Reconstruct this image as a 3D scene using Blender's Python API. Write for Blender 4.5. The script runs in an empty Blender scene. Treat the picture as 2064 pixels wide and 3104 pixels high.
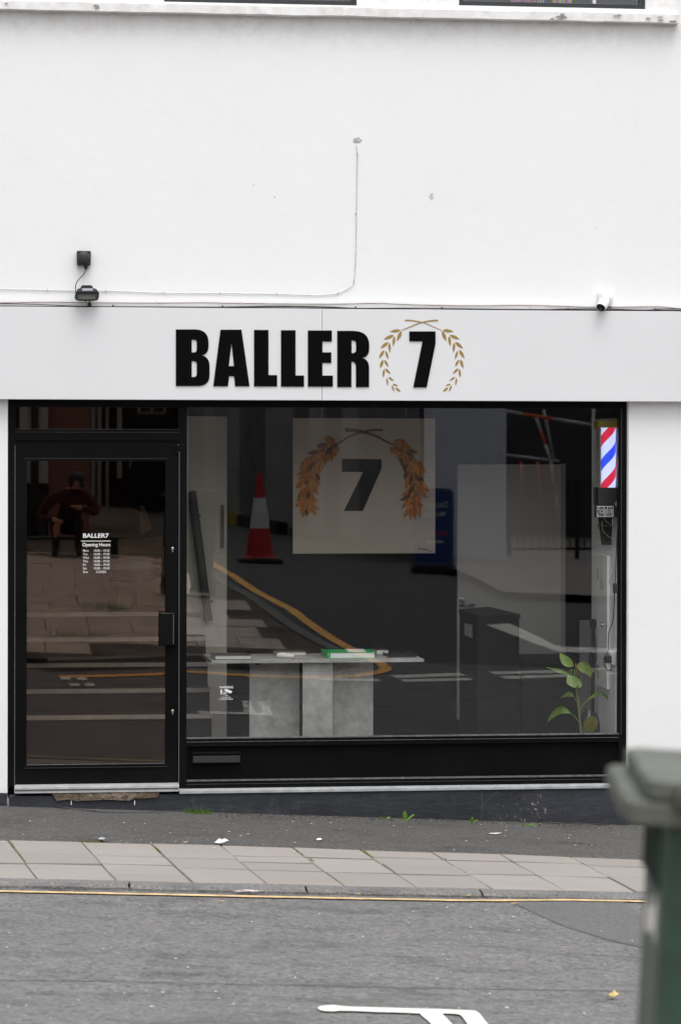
import bpy, bmesh, math, random
from mathutils import Vector, Matrix, noise
random.seed(7)
R = math.radians
scene = bpy.context.scene
COL = scene.collection

# ------------------------------------------------------------------ camera, sky, sun, exposure
F_PX, DIST, ZCAM, HORIZON = 7300.0, 14.6, 2.06, 1360.0
YAW = math.atan((1032 - 274) / F_PX)
ROLL = 0.0015
cam_d = bpy.data.cameras.new('camera')
cam = bpy.data.objects.new('camera', cam_d)
COL.objects.link(cam)
cam_d.sensor_fit = 'VERTICAL'
cam_d.sensor_height = 36.0
cam_d.lens = 36.0 * F_PX / 3104.0
cam_d.shift_y = -(1552 - HORIZON) / 3104.0
cam_d.clip_start, cam_d.clip_end = 0.2, 400.0
cam.location = (0, -DIST, ZCAM)
cam.rotation_euler = (Matrix.Rotation(-YAW, 3, 'Z') @ Matrix.Rotation(R(90), 3, 'X') @ Matrix.Rotation(ROLL, 3, 'Z')).to_euler()
cam_d.dof.use_dof = True
cam_d.dof.focus_distance = DIST
cam_d.dof.aperture_fstop = 4.2
scene.camera = cam

SUN_EL, SUN_AZ = R(68), R(-25)          # azimuth measured from -Y towards +X
world = bpy.data.worlds.new('World')
scene.world = world
world.use_nodes = True
wn, wl = world.node_tree.nodes, world.node_tree.links
sky = wn.new('ShaderNodeTexSky')
sky.sky_type = 'NISHITA'
sky.sun_disc = False
sky.sun_elevation = SUN_EL
sky.sun_rotation = R(180) + SUN_AZ
sky.dust_density = 4.0
hs = wn.new('ShaderNodeHueSaturation')
hs.inputs['Saturation'].default_value = 0.12
wl.new(sky.outputs[0], hs.inputs['Color'])
wl.new(hs.outputs[0], wn['Background'].inputs['Color'])
wn['Background'].inputs['Strength'].default_value = 0.15
sun_d = bpy.data.lights.new('sun', 'SUN')
sun_d.energy = .6
sun_d.angle = R(40)
sun_d.color = (1.0, 0.975, 0.94)
sun = bpy.data.objects.new('sun', sun_d)
COL.objects.link(sun)
sdir = Vector((math.sin(SUN_AZ) * math.cos(SUN_EL), -math.cos(SUN_AZ) * math.cos(SUN_EL), math.sin(SUN_EL)))
sun.rotation_euler = sdir.to_track_quat('Z', 'Y').to_euler()
sun.location = (0, -6, 14)
scene.view_settings.view_transform = 'Standard'
scene.view_settings.look = 'None'
scene.view_settings.gamma = 1.0
scene.view_settings.use_curve_mapping = False
scene.view_settings.exposure = 0.74
cy = scene.cycles
cy.use_denoising = True
cy.max_bounces = 10
cy.diffuse_bounces = 5
cy.glossy_bounces = 4
cy.transparent_max_bounces = 16
cy.sample_clamp_indirect = 6.0
cy.caustics_reflective = False
cy.caustics_refractive = False

# ------------------------------------------------------------------ survey: measured photo points to places
CAM = Vector((0, -DIST, ZCAM))
def ray(x, y):
    u, v = x - 1032, y - 1552
    u, v = u * math.cos(ROLL) + v * math.sin(ROLL), -u * math.sin(ROLL) + v * math.cos(ROLL)
    v += 1552 - HORIZON
    c, s = math.cos(YAW), math.sin(YAW)
    return Vector((c * u + s * F_PX, -s * u + c * F_PX, -v)) / F_PX
def P(x, y, Y=0.0):                       # point on the vertical plane Y
    d = ray(x, y)
    return CAM + d * ((Y - CAM.y) / d.y)
def M(x, y, r):                           # point seen mirrored in the glass, r metres in front of the facade
    p = P(x, y, r)
    return Vector((p.x, -r, p.z))
PROF = [(-1, -.10), (0, -.114), (2.14, -.1397), (2.16, -.163), (3.0, -.158), (5.0, -.11), (7.0, .03), (11, .42), (15, .56), (30, .74), (90, 1.0)]
def prof(r):
    for (a, za), (b, zb) in zip(PROF, PROF[1:]):
        if r <= b:
            return za + (zb - za) * (r - a) / (b - a)
    return PROF[-1][1]
def lat(X):
    X = max(-12, min(14, X))
    return -0.0448 * X
def gz(X, Y):                             # road level at a place
    return prof(-Y) + lat(X)
def pz(X, Y):                             # pavement level
    return -.114 + .012 * Y + lat(X)
def G(x, y):                              # ground seen directly
    d = ray(x, y)
    t = 6.0
    while t < 20:
        p = CAM + d * t
        if p.z < gz(p.x, p.y):
            break
        t += .05
    lo, hi = t - .05, t
    for _ in range(24):
        m = (lo + hi) / 2
        p = CAM + d * m
        if p.z < gz(p.x, p.y): hi = m
        else: lo = m
    return CAM + d * hi
def MG(x, y, up=0.0):                     # ground seen mirrored in the glass
    d = ray(x, y)
    t = DIST + 1.0
    while t < 90:
        p = CAM + d * t
        if p.z < gz(p.x, -p.y) + up:
            break
        t += .02
    return Vector((p.x, -p.y, gz(p.x, -p.y) + up))

# ------------------------------------------------------------------ materials
MATS = {}
def mat(name, col, rough=.6, metal=0.0, spec=.5, var=None, bump=None, coat=0.0, stretch=None, emit=None, sss=0):
    """var = (scale, darkest factor, brightest factor); bump = (scale, strength, distance)."""
    if name in MATS:
        return MATS[name]
    m = bpy.data.materials.new(name)
    m.use_nodes = True
    nt = m.node_tree
    b = nt.nodes['Principled BSDF']
    b.inputs['Base Color'].default_value = (*col, 1)
    b.inputs['Roughness'].default_value = rough
    b.inputs['Metallic'].default_value = metal
    b.inputs['Specular IOR Level'].default_value = spec
    b.inputs['Coat Weight'].default_value = coat
    if emit:
        b.inputs['Emission Color'].default_value = (*col, 1)
        b.inputs['Emission Strength'].default_value = emit
    if var or bump:
        tc = nt.nodes.new('ShaderNodeNewGeometry')
        src = tc.outputs['Position']
        if stretch:
            mp = nt.nodes.new('ShaderNodeMapping')
            mp.inputs['Scale'].default_value = stretch
            nt.links.new(src, mp.inputs['Vector'])
            src = mp.outputs[0]
    if var:
        n = nt.nodes.new('ShaderNodeTexNoise')
        n.inputs['Scale'].default_value = var[0]
        n.inputs['Detail'].default_value = 5
        n.inputs['Roughness'].default_value = .65
        nt.links.new(src, n.inputs['Vector'])
        mr = nt.nodes.new('ShaderNodeMapRange')
        mr.inputs['From Min'].default_value = .3
        mr.inputs['From Max'].default_value = .7
        mr.inputs['To Min'].default_value = var[1]
        mr.inputs['To Max'].default_value = var[2]
        nt.links.new(n.outputs['Fac'], mr.inputs['Value'])
        mx = nt.nodes.new('ShaderNodeVectorMath')
        mx.operation = 'SCALE'
        mx.inputs[0].default_value = col
        nt.links.new(mr.outputs[0], mx.inputs['Scale'])
        nt.links.new(mx.outputs[0], b.inputs['Base Color'])
    if bump:
        n = nt.nodes.new('ShaderNodeTexNoise')
        n.inputs['Scale'].default_value = bump[0]
        n.inputs['Detail'].default_value = 4
        nt.links.new(src, n.inputs['Vector'])
        bp = nt.nodes.new('ShaderNodeBump')
        bp.inputs['Strength'].default_value = bump[1]
        bp.inputs['Distance'].default_value = bump[2]
        nt.links.new(n.outputs['Fac'], bp.inputs['Height'])
        nt.links.new(bp.outputs[0], b.inputs['Normal'])
    MATS[name] = m
    return m

class NT:                                   # small helper for the hand-made node trees
    def __init__(s, name):
        s.m = bpy.data.materials.new(name)
        s.m.use_nodes = True
        s.t = s.m.node_tree
        s.b = s.t.nodes['Principled BSDF']
        MATS[name] = s.m
        s.pos = s.t.nodes.new('ShaderNodeNewGeometry').outputs['Position']
    def n(s, kind, **kw):
        nd = s.t.nodes.new(kind)
        for k, v in kw.items():
            if hasattr(nd, k) and not k[0].isupper(): setattr(nd, k, v)
            else: nd.inputs[k.replace('_', ' ')].default_value = v
        return nd
    def l(s, a, b): s.t.links.new(a, b)
    def noise(s, scale, detail=5, rough=.6, stretch=None):
        nd = s.n('ShaderNodeTexNoise')
        nd.inputs['Scale'].default_value = scale
        nd.inputs['Detail'].default_value = detail
        nd.inputs['Roughness'].default_value = rough
        v = s.pos
        if stretch:
            mp = s.n('ShaderNodeMapping')
            mp.inputs['Scale'].default_value = stretch
            s.l(v, mp.inputs['Vector'])
            v = mp.outputs[0]
        s.l(v, nd.inputs['Vector'])
        return nd.outputs['Fac']
    def rng(s, v, a, b, c=0.0, d=1.0):
        nd = s.n('ShaderNodeMapRange')
        for i, x in zip(('From Min', 'From Max', 'To Min', 'To Max'), (a, b, c, d)):
            nd.inputs[i].default_value = x
        s.l(v, nd.inputs['Value'])
        return nd.outputs[0]
    def mix(s, f, a, b):
        nd = s.n('ShaderNodeMix', data_type='RGBA')
        for slot, v in ((0, f), (6, a), (7, b)):
            if isinstance(v, (tuple, list)): nd.inputs[slot].default_value = (*v, 1)
            elif isinstance(v, (int, float)): nd.inputs[slot].default_value = v
            else: s.l(v, nd.inputs[slot])
        return nd.outputs[2]
    def math(s, op, a, b=0.0):
        nd = s.n('ShaderNodeMath', operation=op)
        for i, v in enumerate((a, b)):
            if isinstance(v, (int, float)): nd.inputs[i].default_value = v
            else: s.l(v, nd.inputs[i])
        return nd.outputs[0]
    def bump(s, h, strength, dist):
        nd = s.n('ShaderNodeBump')
        nd.inputs['Strength'].default_value = strength
        nd.inputs['Distance'].default_value = dist
        s.l(h, nd.inputs['Height'])
        s.l(nd.outputs[0], s.b.inputs['Normal'])
    def col(s, c): s.l(c, s.b.inputs['Base Color'])
    def rough(s, v): s.b.inputs['Roughness'].default_value = v

def asphalt(name, lo, hi, grain, streak=.0, rough_bump=.9, tint=(1, 1, 1)):
    t = NT(name)
    fine = t.noise(grain, 3, .75)
    chips = t.n('ShaderNodeTexVoronoi', feature='F1')
    chips.inputs['Scale'].default_value = grain * .75
    t.l(t.pos, chips.inputs['Vector'])
    patch = t.noise(1.6, 5, .6, (.45, 1.0, 1.0))
    dark = t.noise(4.0, 6, .7, (.55, 1.2, 1.0))
    c = t.mix(t.rng(fine, .3, .72), tuple(lo * k for k in tint), tuple(hi * k for k in tint))
    chipv = t.n('ShaderNodeSeparateColor')
    t.l(chips.outputs['Color'], chipv.inputs[0])
    c = t.mix(t.math('MULTIPLY', t.rng(chipv.outputs[0], .72, .95), .45), c, tuple(hi * 1.5 * k for k in tint))
    c = t.mix(t.math('MULTIPLY', t.rng(chipv.outputs[1], .75, .95), .55), c, tuple(lo * .35 * k for k in tint))
    mid = t.noise(grain * .28, 4, .7)
    c = t.mix(t.math('MULTIPLY', t.rng(mid, .5, .72), .5), c, tuple(lo * .6 * k for k in tint))
    c = t.mix(t.math('MULTIPLY', t.rng(mid, .5, .28), .35), c, tuple(hi * 1.15 * k for k in tint))
    c = t.mix(t.math('MULTIPLY', t.rng(patch, .35, .7), .3), c, tuple(lo * .95 * k for k in tint))
    c = t.mix(t.math('MULTIPLY', t.rng(dark, .50, .70), streak), c, tuple(lo * .4 * k for k in tint))
    t.col(c)
    t.rough(.92)
    h = t.math('ADD', t.math('MULTIPLY', fine, 1.0), t.math('MULTIPLY', chips.outputs['Distance'], -.8))
    t.bump(h, rough_bump, .006)
    return t.m

M_ROAD = asphalt('worn_asphalt', .112, .212, 74, .6, tint=(1.01, 1, .985))
M_FOOTWAY = asphalt('footway_tarmac', .062, .118, 120, .5, tint=(1.03, 1.0, .97))
M_PATCH = asphalt('patch_tarmac', .108, .150, 190, .2, .5)

def wall_white():
    t = NT('white_masonry_paint')
    soft = t.noise(.9, 4, .5)
    grime = t.noise(7, 6, .65)
    spots = t.noise(26, 4, .7)
    c = t.mix(t.rng(soft, .3, .75), (.86, .86, .865), (.885, .885, .88))
    c = t.mix(t.math('MULTIPLY', t.rng(grime, .56, .8), .12), c, (.66, .64, .62))
    c = t.mix(t.math('MULTIPLY', t.rng(spots, .735, .78), .55), c, (.5, .48, .45))
    # rain-carried dirt that clings just under the ledge, and faint vertical runs
    sep = t.n('ShaderNodeSeparateXYZ')
    t.l(t.pos, sep.inputs[0])
    below = t.rng(sep.outputs[2], 4.45, 4.70)
    c = t.mix(t.math('MULTIPLY', t.math('MULTIPLY', below, t.rng(t.noise(11, 6, .7), .42, .72)), .45), c, (.52, .46, .41))
    runs = t.noise(5, 5, .6, (3.2, 1, .12))
    c = t.mix(t.math('MULTIPLY', t.rng(runs, .58, .78), .035), c, (.60, .58, .55))
    t.col(c)
    t.rough(.85)
    h = t.math('ADD', t.math('MULTIPLY', t.noise(60, 5, .6), .35), t.math('MULTIPLY', t.noise(9, 5, .6), 1.2))
    t.bump(h, .16, .010)
    return t.m
M_WALL = wall_white()

def slab_mat():
    t = NT('concrete_flag')
    info = t.n('ShaderNodeObjectInfo')
    base = t.mix(info.outputs['Random'], (.250, .226, .210), (.302, .275, .257))
    fine = t.noise(160, 3, .7)
    c = t.mix(t.math('MULTIPLY', t.rng(fine, .35, .7), .35), base, (.35, .325, .31))
    c = t.mix(t.math('MULTIPLY', t.rng(t.noise(3.2, 7, .7, (.5, 1.3, 1)), .45, .72), .6), c, (.25, .235, .22))
    c = t.mix(t.math('MULTIPLY', t.rng(t.noise(48, 4, .65), .68, .74), .75), c, (.10, .095, .09))
    t.col(c)
    t.rough(.9)
    t.bump(fine, .35, .003)
    return t.m
M_SLAB = slab_mat()
M_OPPSLAB = mat('opposite_flag', (.50, .43, .38), .9, var=(4, .75, 1.12))
M_BED = mat('joint_grit', (.085, .075, .062), .95, var=(40, .4, 1.8), bump=(90, .8, .006))
M_MOSS = mat('moss', (.16, .17, .035), .95, var=(60, .5, 1.3), bump=(120, 1, .01))
M_KERB = asphalt('kerb_concrete', .15, .24, 140, .6, tint=(1.02, 1, .98))
M_YELLOW = mat('yellow_road_paint', (.68, .49, .26), .85, var=(14, .6, 1.1), bump=(120, .5, .004))
M_YELLOWOPP = mat('orange_yellow_road_paint', (.90, .48, .12), .8, var=(5, .75, 1.08))
M_WHITEPAINT = mat('white_road_paint', (.74, .73, .69), .75, var=(10, .85, 1.05), bump=(100, .4, .004))

def plinth_mat():
    t = NT('black_plinth_paint')
    n1 = t.noise(3.0, 6, .65, (.6, 1, 1.2))
    c = t.mix(t.rng(n1, .35, .7), (.012, .0135, .017), (.034, .037, .047))
    sc = t.noise(26, 6, .75, (.35, 1, 1.6))
    c = t.mix(t.math('MULTIPLY', t.rng(sc, .55, .75), .5), c, (.085, .09, .105))
    sep = t.n('ShaderNodeSeparateXYZ')
    t.l(t.pos, sep.inputs[0])
    # worn patch of bare chips towards the right end, whitewash bloom near the middle left
    dx = t.math('SUBTRACT', sep.outputs[0], 2.72)
    zone = t.math('SUBTRACT', 1.0, t.math('MULTIPLY', t.math('ABSOLUTE', dx), 2.3))
    ch = t.math('ADD', t.noise(42, 5, .7), t.math('MULTIPLY', t.rng(zone, 0, 1), .16))
    c = t.mix(t.rng(ch, .76, .79), c, (.36, .31, .25))
    dx2 = t.math('SUBTRACT', sep.outputs[0], .95)
    zone2 = t.math('SUBTRACT', 1.0, t.math('MULTIPLY', t.math('ABSOLUTE', dx2), 2.6))
    ch2 = t.math('ADD', t.noise(9, 6, .7, (1, 1, .6)), t.math('MULTIPLY', t.rng(zone2, 0, 1), .14))
    c = t.mix(t.math('MULTIPLY', t.rng(ch2, .62, .85), .5), c, (.10, .106, .12))
    t.col(c)
    t.rough(.75)
    t.bump(t.math('ADD', t.noise(30, 6, .65, (.5, 1, 1.5)), t.noise(7, 4)), .5, .008)
    return t.m
M_PLINTH = plinth_mat()

def black_frame():
    t = NT('black_aluminium')
    c = t.mix(t.rng(t.noise(2.5, 4), .3, .7), (.0042, .0042, .0045), (.0075, .0075, .008))
    c = t.mix(t.math('MULTIPLY', t.rng(t.noise(70, 4, .7), .735, .76), .7), c, (.22, .22, .21))
    c = t.mix(t.math('MULTIPLY', t.rng(t.noise(30, 5, .7, (3, 1, .25)), .72, .78), .3), c, (.12, .12, .12))
    t.col(c)
    t.rough(.38)
    t.b.inputs['Specular IOR Level'].default_value = .07
    t.bump(t.noise(40, 3), .06, .003)
    return t.m
M_FRAME = black_frame()
M_FRAME_EDGE = mat('worn_silver_edge', (.20, .20, .20), .45, .6, var=(25, .5, 1.4))
M_PANELBLACK = mat('black_riser_panel', (.0042, .0042, .0045), .6, spec=.06, var=(4, .8, 1.3))
M_SILVER = mat('mill_aluminium_threshold', (.62, .63, .64), .45, .35, var=(14, .75, 1.1))
M_SIGN = mat('sign_panel_white', (.765, .765, .78), .35, var=(1.2, .985, 1.015))
M_BLACKGLOSS = mat('gloss_black_acrylic', (.004, .004, .0045), .14, spec=.16)
M_GOLD = mat('gold_vinyl', (.33, .215, .055), .5, var=(50, .92, 1.06))
M_BLACKPLASTIC = mat('black_plastic', (.017, .018, .021), .5)
M_GREYPLASTIC = mat('grey_plastic', (.05, .055, .065), .5)
M_LENS = mat('floodlight_lens', (.22, .22, .20), .25)
M_LABEL = mat('printed_label', (.55, .55, .6), .5)
M_WHITEPLASTIC = mat('white_plastic', (.78, .78, .77), .4)
M_CABLEBLACK = mat('black_cable', (.012, .012, .012), .6)
M_CABLEGREY = mat('painted_cable', (.64, .63, .61), .7, var=(20, .7, 1.15))
M_CABLERUST = mat('grimy_cable', (.17, .13, .10), .7, var=(9, .4, 1.9))
M_CLIP = mat('cable_clip', (.55, .53, .47), .6)
M_STEEL = mat('bright_steel', (.55, .55, .55), .25, 1.0)
M_VINYL = mat('white_vinyl', (.80, .80, .80), .5)
M_CHROME = mat('chrome', (.7, .7, .7), .12, 1.0)
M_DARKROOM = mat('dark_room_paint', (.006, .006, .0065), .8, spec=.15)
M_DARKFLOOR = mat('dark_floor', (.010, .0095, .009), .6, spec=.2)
M_ROOMWHITE = mat('room_white', (.62, .57, .50), .7, var=(2, .95, 1.03))
M_CUPBOARD = mat('cupboard_white', (.88, .89, .88), .45)
M_POSTER = mat('canvas_print', (.50, .435, .365), .85, var=(3, .96, 1.03))
M_INK = mat('print_black', (.005, .005, .0055), .9, spec=.1)
M_LEAFS = [mat('painted_leaf_orange', (.60, .19, .018), .8, var=(34, .35, 1.35), stretch=(1.6, 1, .7)),
           mat('painted_leaf_amber', (.52, .23, .045), .8, var=(40, .3, 1.4), stretch=(1.6, 1, .7)),
           mat('painted_leaf_brown', (.14, .055, .018), .8, var=(34, .4, 1.5), stretch=(1.6, 1, .7))]
M_TWIG = mat('painted_twig', (.12, .055, .025), .8, var=(40, .5, 1.6))

def concrete_board():
    t = NT('concrete_effect_board')
    c = t.mix(t.rng(t.noise(9, 8, .72), .3, .72), (.24, .235, .23), (.52, .51, .50))
    c = t.mix(t.math('MULTIPLY', t.rng(t.noise(60, 4, .7), .6, .75), .4), c, (.14, .135, .13))
    c = t.mix(t.math('MULTIPLY', t.rng(t.noise(12, 6, .75, (2.2, 1, .8)), .63, .7), .4), c, (.55, .54, .52))
    t.col(c)
    t.rough(.55)
    return t.m
M_BOARD = concrete_board()
M_PAGES = mat('paper_pages', (.70, .69, .66), .8, var=(200, .88, 1.02), stretch=(.02, .02, 3))
M_COVER = mat('grey_book_cover', (.10, .10, .095), .5)
M_COVERBROWN = mat('olive_book_cover', (.12, .10, .06), .5)
M_GREENCARD = mat('green_binder', (.01, .42, .10), .4)
M_BLACKCARD = mat('black_card', (.015, .015, .016), .45)
M_PAPER = mat('white_paper', (.76, .76, .76), .8)
M_CARD = mat('brown_cardboard', (.42, .29, .15), .85, var=(6, .9, 1.06))
M_LEATHER = mat('black_leather', (.012, .013, .016), .6, spec=.2)
M_GREYSEAT = mat('grey_vinyl_seat', (.16, .165, .17), .6)
M_NOSING = mat('stair_nosing', (.34, .315, .285), .6, var=(12, .8, 1.1))
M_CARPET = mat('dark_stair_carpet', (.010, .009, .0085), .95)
M_LEAFGREEN = mat('rubber_plant_leaf', (.125, .215, .022), .4, var=(16, .6, 1.4))
M_LEAFLIGHT = mat('pale_plant_leaf', (.27, .36, .09), .42, var=(12, .7, 1.35))
M_LEAFYELLOW = mat('yellowing_leaf', (.34, .31, .03), .45, var=(11, .6, 1.2))
M_STEM = mat('plant_stem', (.16, .22, .06), .55)
M_CANE = mat('plant_cane', (.30, .13, .05), .7)
M_GRASS = mat('weed_green', (.10, .20, .02), .6, var=(30, .7, 1.5))
M_STRAW = mat('dry_grass', (.30, .27, .10), .8)
M_BINBODY = mat('bin_green_plastic', (.014, .034, .025), .5, var=(5, .5, 2.4), bump=(14, .08, .01))
M_BINLID = mat('weathered_bin_lid', (.100, .110, .094), .6, var=(11, .6, 1.4))
M_BINDARK = mat('bin_dark', (.008, .01, .009), .6)
M_RED = mat('cone_red', (.62, .02, .025), .5, var=(8, .7, 1.1))
M_CONEWHITE = mat('cone_white_sleeve', (.78, .78, .80), .45, var=(8, .8, 1.05))
M_RUBBER = mat('black_rubber', (.02, .02, .018), .8)
M_CONEBASE = mat('dusty_cone_base', (.16, .09, .07), .8)
M_BLUEBOARD = mat('navy_sign_board', (.014, .050, .24), .4)
M_REDTEXT = mat('red_sign_text', (.75, .06, .05), .5)
M_GOLDLINE = mat('gold_sign_line', (.35, .25, .08), .5)
M_HOARD = mat('hoarding_steel', (.38, .39, .405), .5, .05, var=(1.5, .7, 1.2))
M_HOARDS = [M_HOARD, mat('hoarding_steel_pale', (.56, .57, .58), .5, .05, var=(1.5, .8, 1.05)), mat('hoarding_steel_dull', (.27, .28, .29), .5, .05, var=(1.5, .7, 1.2))]  # light and dark sheet tones paint in the corrugation's too-soft shading
M_HOARDWHITE = mat('pale_hoarding_panel', (.80, .85, .93), .55, var=(1.2, .92, 1.02))
M_HAZARD = mat('yellow_base_rail', (.45, .30, .02), .7)
M_GALV = mat('galvanised_pole', (.55, .56, .57), .5, .5)
M_ORANGE = mat('orange_red_sleeve', (.8, .14, .05), .5)
M_RAIL = mat('dark_railing', (.02, .021, .022), .6)
M_JACKET = mat('burgundy_jacket', (.060, .009, .011), .8, bump=(30, .3, .01))
M_TROUSER = mat('charcoal_trousers', (.02, .02, .023), .85)
M_SKIN = mat('skin', (.50, .27, .18), .55)
M_HAIR = mat('dark_hair', (.02, .012, .01), .6)
M_WOODLATH = mat('exposed_rubble', (.22, .17, .125), .95, var=(26, .35, 1.35), bump=(45, 1.0, .02))
M_MESHWIRE = mat('rusty_lath_wire', (.12, .08, .055), .9)
M_CRACK = mat('crack_dark', (.05, .047, .044), 1.0, var=(40, .5, 2.2))
M_REDBROWN = mat('red_brown_render', (.34, .16, .13), .8, var=(2, .8, 1.1))
M_DARKSTONE = mat('dark_stone', (.075, .075, .075), .85, var=(2, .6, 1.3))
M_PALESTONE = mat('pale_stone', (.60, .60, .62), .8, var=(2, .85, 1.05))
M_WINDARK = mat('dark_window_glass', (.01, .011, .013), .08)
M_TERRACOTTA = mat('terracotta', (.25, .09, .04), .8)
M_TAN = mat('litter_tan', (.45, .33, .18), .8)
M_YLEAF = mat('fallen_leaf', (.62, .47, .19), .7)

def brick_mat():
    t = NT('dark_red_brick')
    br = t.n('ShaderNodeTexBrick')
    br.inputs['Color1'].default_value = (.085, .030, .022, 1)
    br.inputs['Color2'].default_value = (.055, .022, .018, 1)
    br.inputs['Mortar'].default_value = (.07, .062, .055, 1)
    br.inputs['Scale'].default_value = 4.4
    br.inputs['Mortar Size'].default_value = .012
    mp = t.n('ShaderNodeMapping')
    mp.inputs['Rotation'].default_value = (R(90), 0, 0)
    t.l(t.pos, mp.inputs['Vector'])
    t.l(mp.outputs[0], br.inputs['Vector'])
    t.col(br.outputs['Color'])
    t.rough(.9)
    return t.m
M_BRICK = brick_mat()

def glass_mat(name, tint, ior=1.56, refl=(1, 1, 1)):
    m = bpy.data.materials.new(name)
    m.use_nodes = True
    nt = m.node_tree
    nt.nodes.remove(nt.nodes['Principled BSDF'])
    out = nt.nodes['Material Output']
    tr = nt.nodes.new('ShaderNodeBsdfTransparent')
    tr.inputs[0].default_value = (*tint, 1)
    gl = nt.nodes.new('ShaderNodeBsdfGlossy')
    gl.inputs['Roughness'].default_value = 0.0
    gl.inputs[0].default_value = (*refl, 1)
    fr = nt.nodes.new('ShaderNodeFresnel')
    fr.inputs[0].default_value = ior
    geo = nt.nodes.new('ShaderNodeNewGeometry')
    # same reflectance from either side of the pane
    inc = nt.nodes.new('ShaderNodeMix')
    inc.data_type = 'FLOAT'
    nt.links.new(geo.outputs['Backfacing'], inc.inputs[0])
    inc.inputs[2].default_value = ior
    inc.inputs[3].default_value = 1 / ior
    nt.links.new(inc.outputs[0], fr.inputs[0])
    mx = nt.nodes.new('ShaderNodeMixShader')
    nt.links.new(fr.outputs[0], mx.inputs[0])
    nt.links.new(tr.outputs[0], mx.inputs[1])
    nt.links.new(gl.outputs[0], mx.inputs[2])
    nt.links.new(mx.outputs[0], out.inputs['Surface'])
    MATS[name] = m
    return m
M_GLASS = glass_mat('window_glass', (.965, .97, .965))
M_DOORGLASS = glass_mat('bronze_door_glass', (.90, .87, .84), 1.56, (1.0, .86, .78))

# ------------------------------------------------------------------ object helpers
def new_obj(name, me, parent=None):
    o = bpy.data.objects.new(name, me)
    COL.objects.link(o)
    if parent is not None:
        o.parent = parent
        o.matrix_parent_inverse = ROOT_INV.get(parent.name, Matrix.Identity(4))
    return o
ROOT_INV = {}
def thing(name, label, cat, loc=(0, 0, 0), group=None, rot=None):
    """An Empty at the thing's base. Parts are modelled in world coordinates unless rot is given."""
    o = bpy.data.objects.new(name, None)
    o.empty_display_size = .1
    COL.objects.link(o)
    o.location = loc
    o['label'] = label
    o['category'] = cat
    if group: o['group'] = group
    if rot is None:
        ROOT_INV[o.name] = Matrix.Translation(-Vector(loc))
    else:
        o.rotation_euler = rot
    return o
def tag(o, label, cat, group=None):
    o['label'] = label
    o['category'] = cat
    if group: o['group'] = group
    return o
def struct(o):
    o['kind'] = 'structure'
    return o
def stuff(o):
    o['kind'] = 'stuff'
    return o
def mesh_obj(name, verts, faces, m, parent=None, smooth=False):
    me = bpy.data.meshes.new(name)
    me.from_pydata([tuple(v) for v in verts], [], faces)
    me.update()
    ms = m if isinstance(m, (list, tuple)) else [m]
    for x in ms: me.materials.append(x)
    if smooth:
        for p in me.polygons: p.use_smooth = True
    return new_obj(name, me, parent)
def bm_obj(name, bm, m, parent=None, smooth=False):
    me = bpy.data.meshes.new(name)
    bmesh.ops.recalc_face_normals(bm, faces=bm.faces[:])
    bm.to_mesh(me)
    bm.free()
    ms = m if isinstance(m, (list, tuple)) else [m]
    for x in ms: me.materials.append(x)
    if smooth:
        for p in me.polygons: p.use_smooth = True
    return new_obj(name, me, parent)
def box(name, lo, hi, m, parent=None, bevel=0.0, seg=2):
    bm = bmesh.new()
    bmesh.ops.create_cube(bm, size=1)
    lo, hi = Vector(lo), Vector(hi)
    for v in bm.verts:
        v.co = Vector([lo[i] + (v.co[i] + .5) * (hi[i] - lo[i]) for i in range(3)])
    if bevel:
        bmesh.ops.bevel(bm, geom=bm.edges[:], offset=bevel, segments=seg, affect='EDGES', profile=.6)
    return bm_obj(name, bm, m, parent)
def pbox(name, x0, y0, x1, y1, Y0, Y1, m, parent=None, bevel=0.0, seg=2):
    """A box whose front (at Y0) covers a measured rectangle; Y1 is its back."""
    xm, ym = (x0 + x1) / 2, (y0 + y1) / 2
    a, b = P(x0, ym, Y0).x, P(x1, ym, Y0).x
    t, u = P(xm, y0, Y0).z, P(xm, y1, Y0).z
    return box(name, (a, Y0, u), (b, Y1, t), m, parent, bevel, seg)
def hull_prism(name, pts, z0, z1, m, parent=None, bevel=0):
    n = len(pts)
    v = [(p[0], p[1], z0) for p in pts] + [(p[0], p[1], z1) for p in pts]
    f = [list(range(n))[::-1], list(range(n, 2 * n))] + [[i, (i + 1) % n, n + (i + 1) % n, n + i] for i in range(n)]
    o = mesh_obj(name, v, f, m, parent)
    if bevel: bevel_mesh(o, bevel)
    return o
def bevel_mesh(o, w, seg=2):
    bm = bmesh.new()
    bm.from_mesh(o.data)
    bmesh.ops.recalc_face_normals(bm, faces=bm.faces[:])
    bmesh.ops.bevel(bm, geom=bm.edges[:], offset=w, segments=seg, affect='EDGES')
    bm.to_mesh(o.data)
    bm.free()
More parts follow.
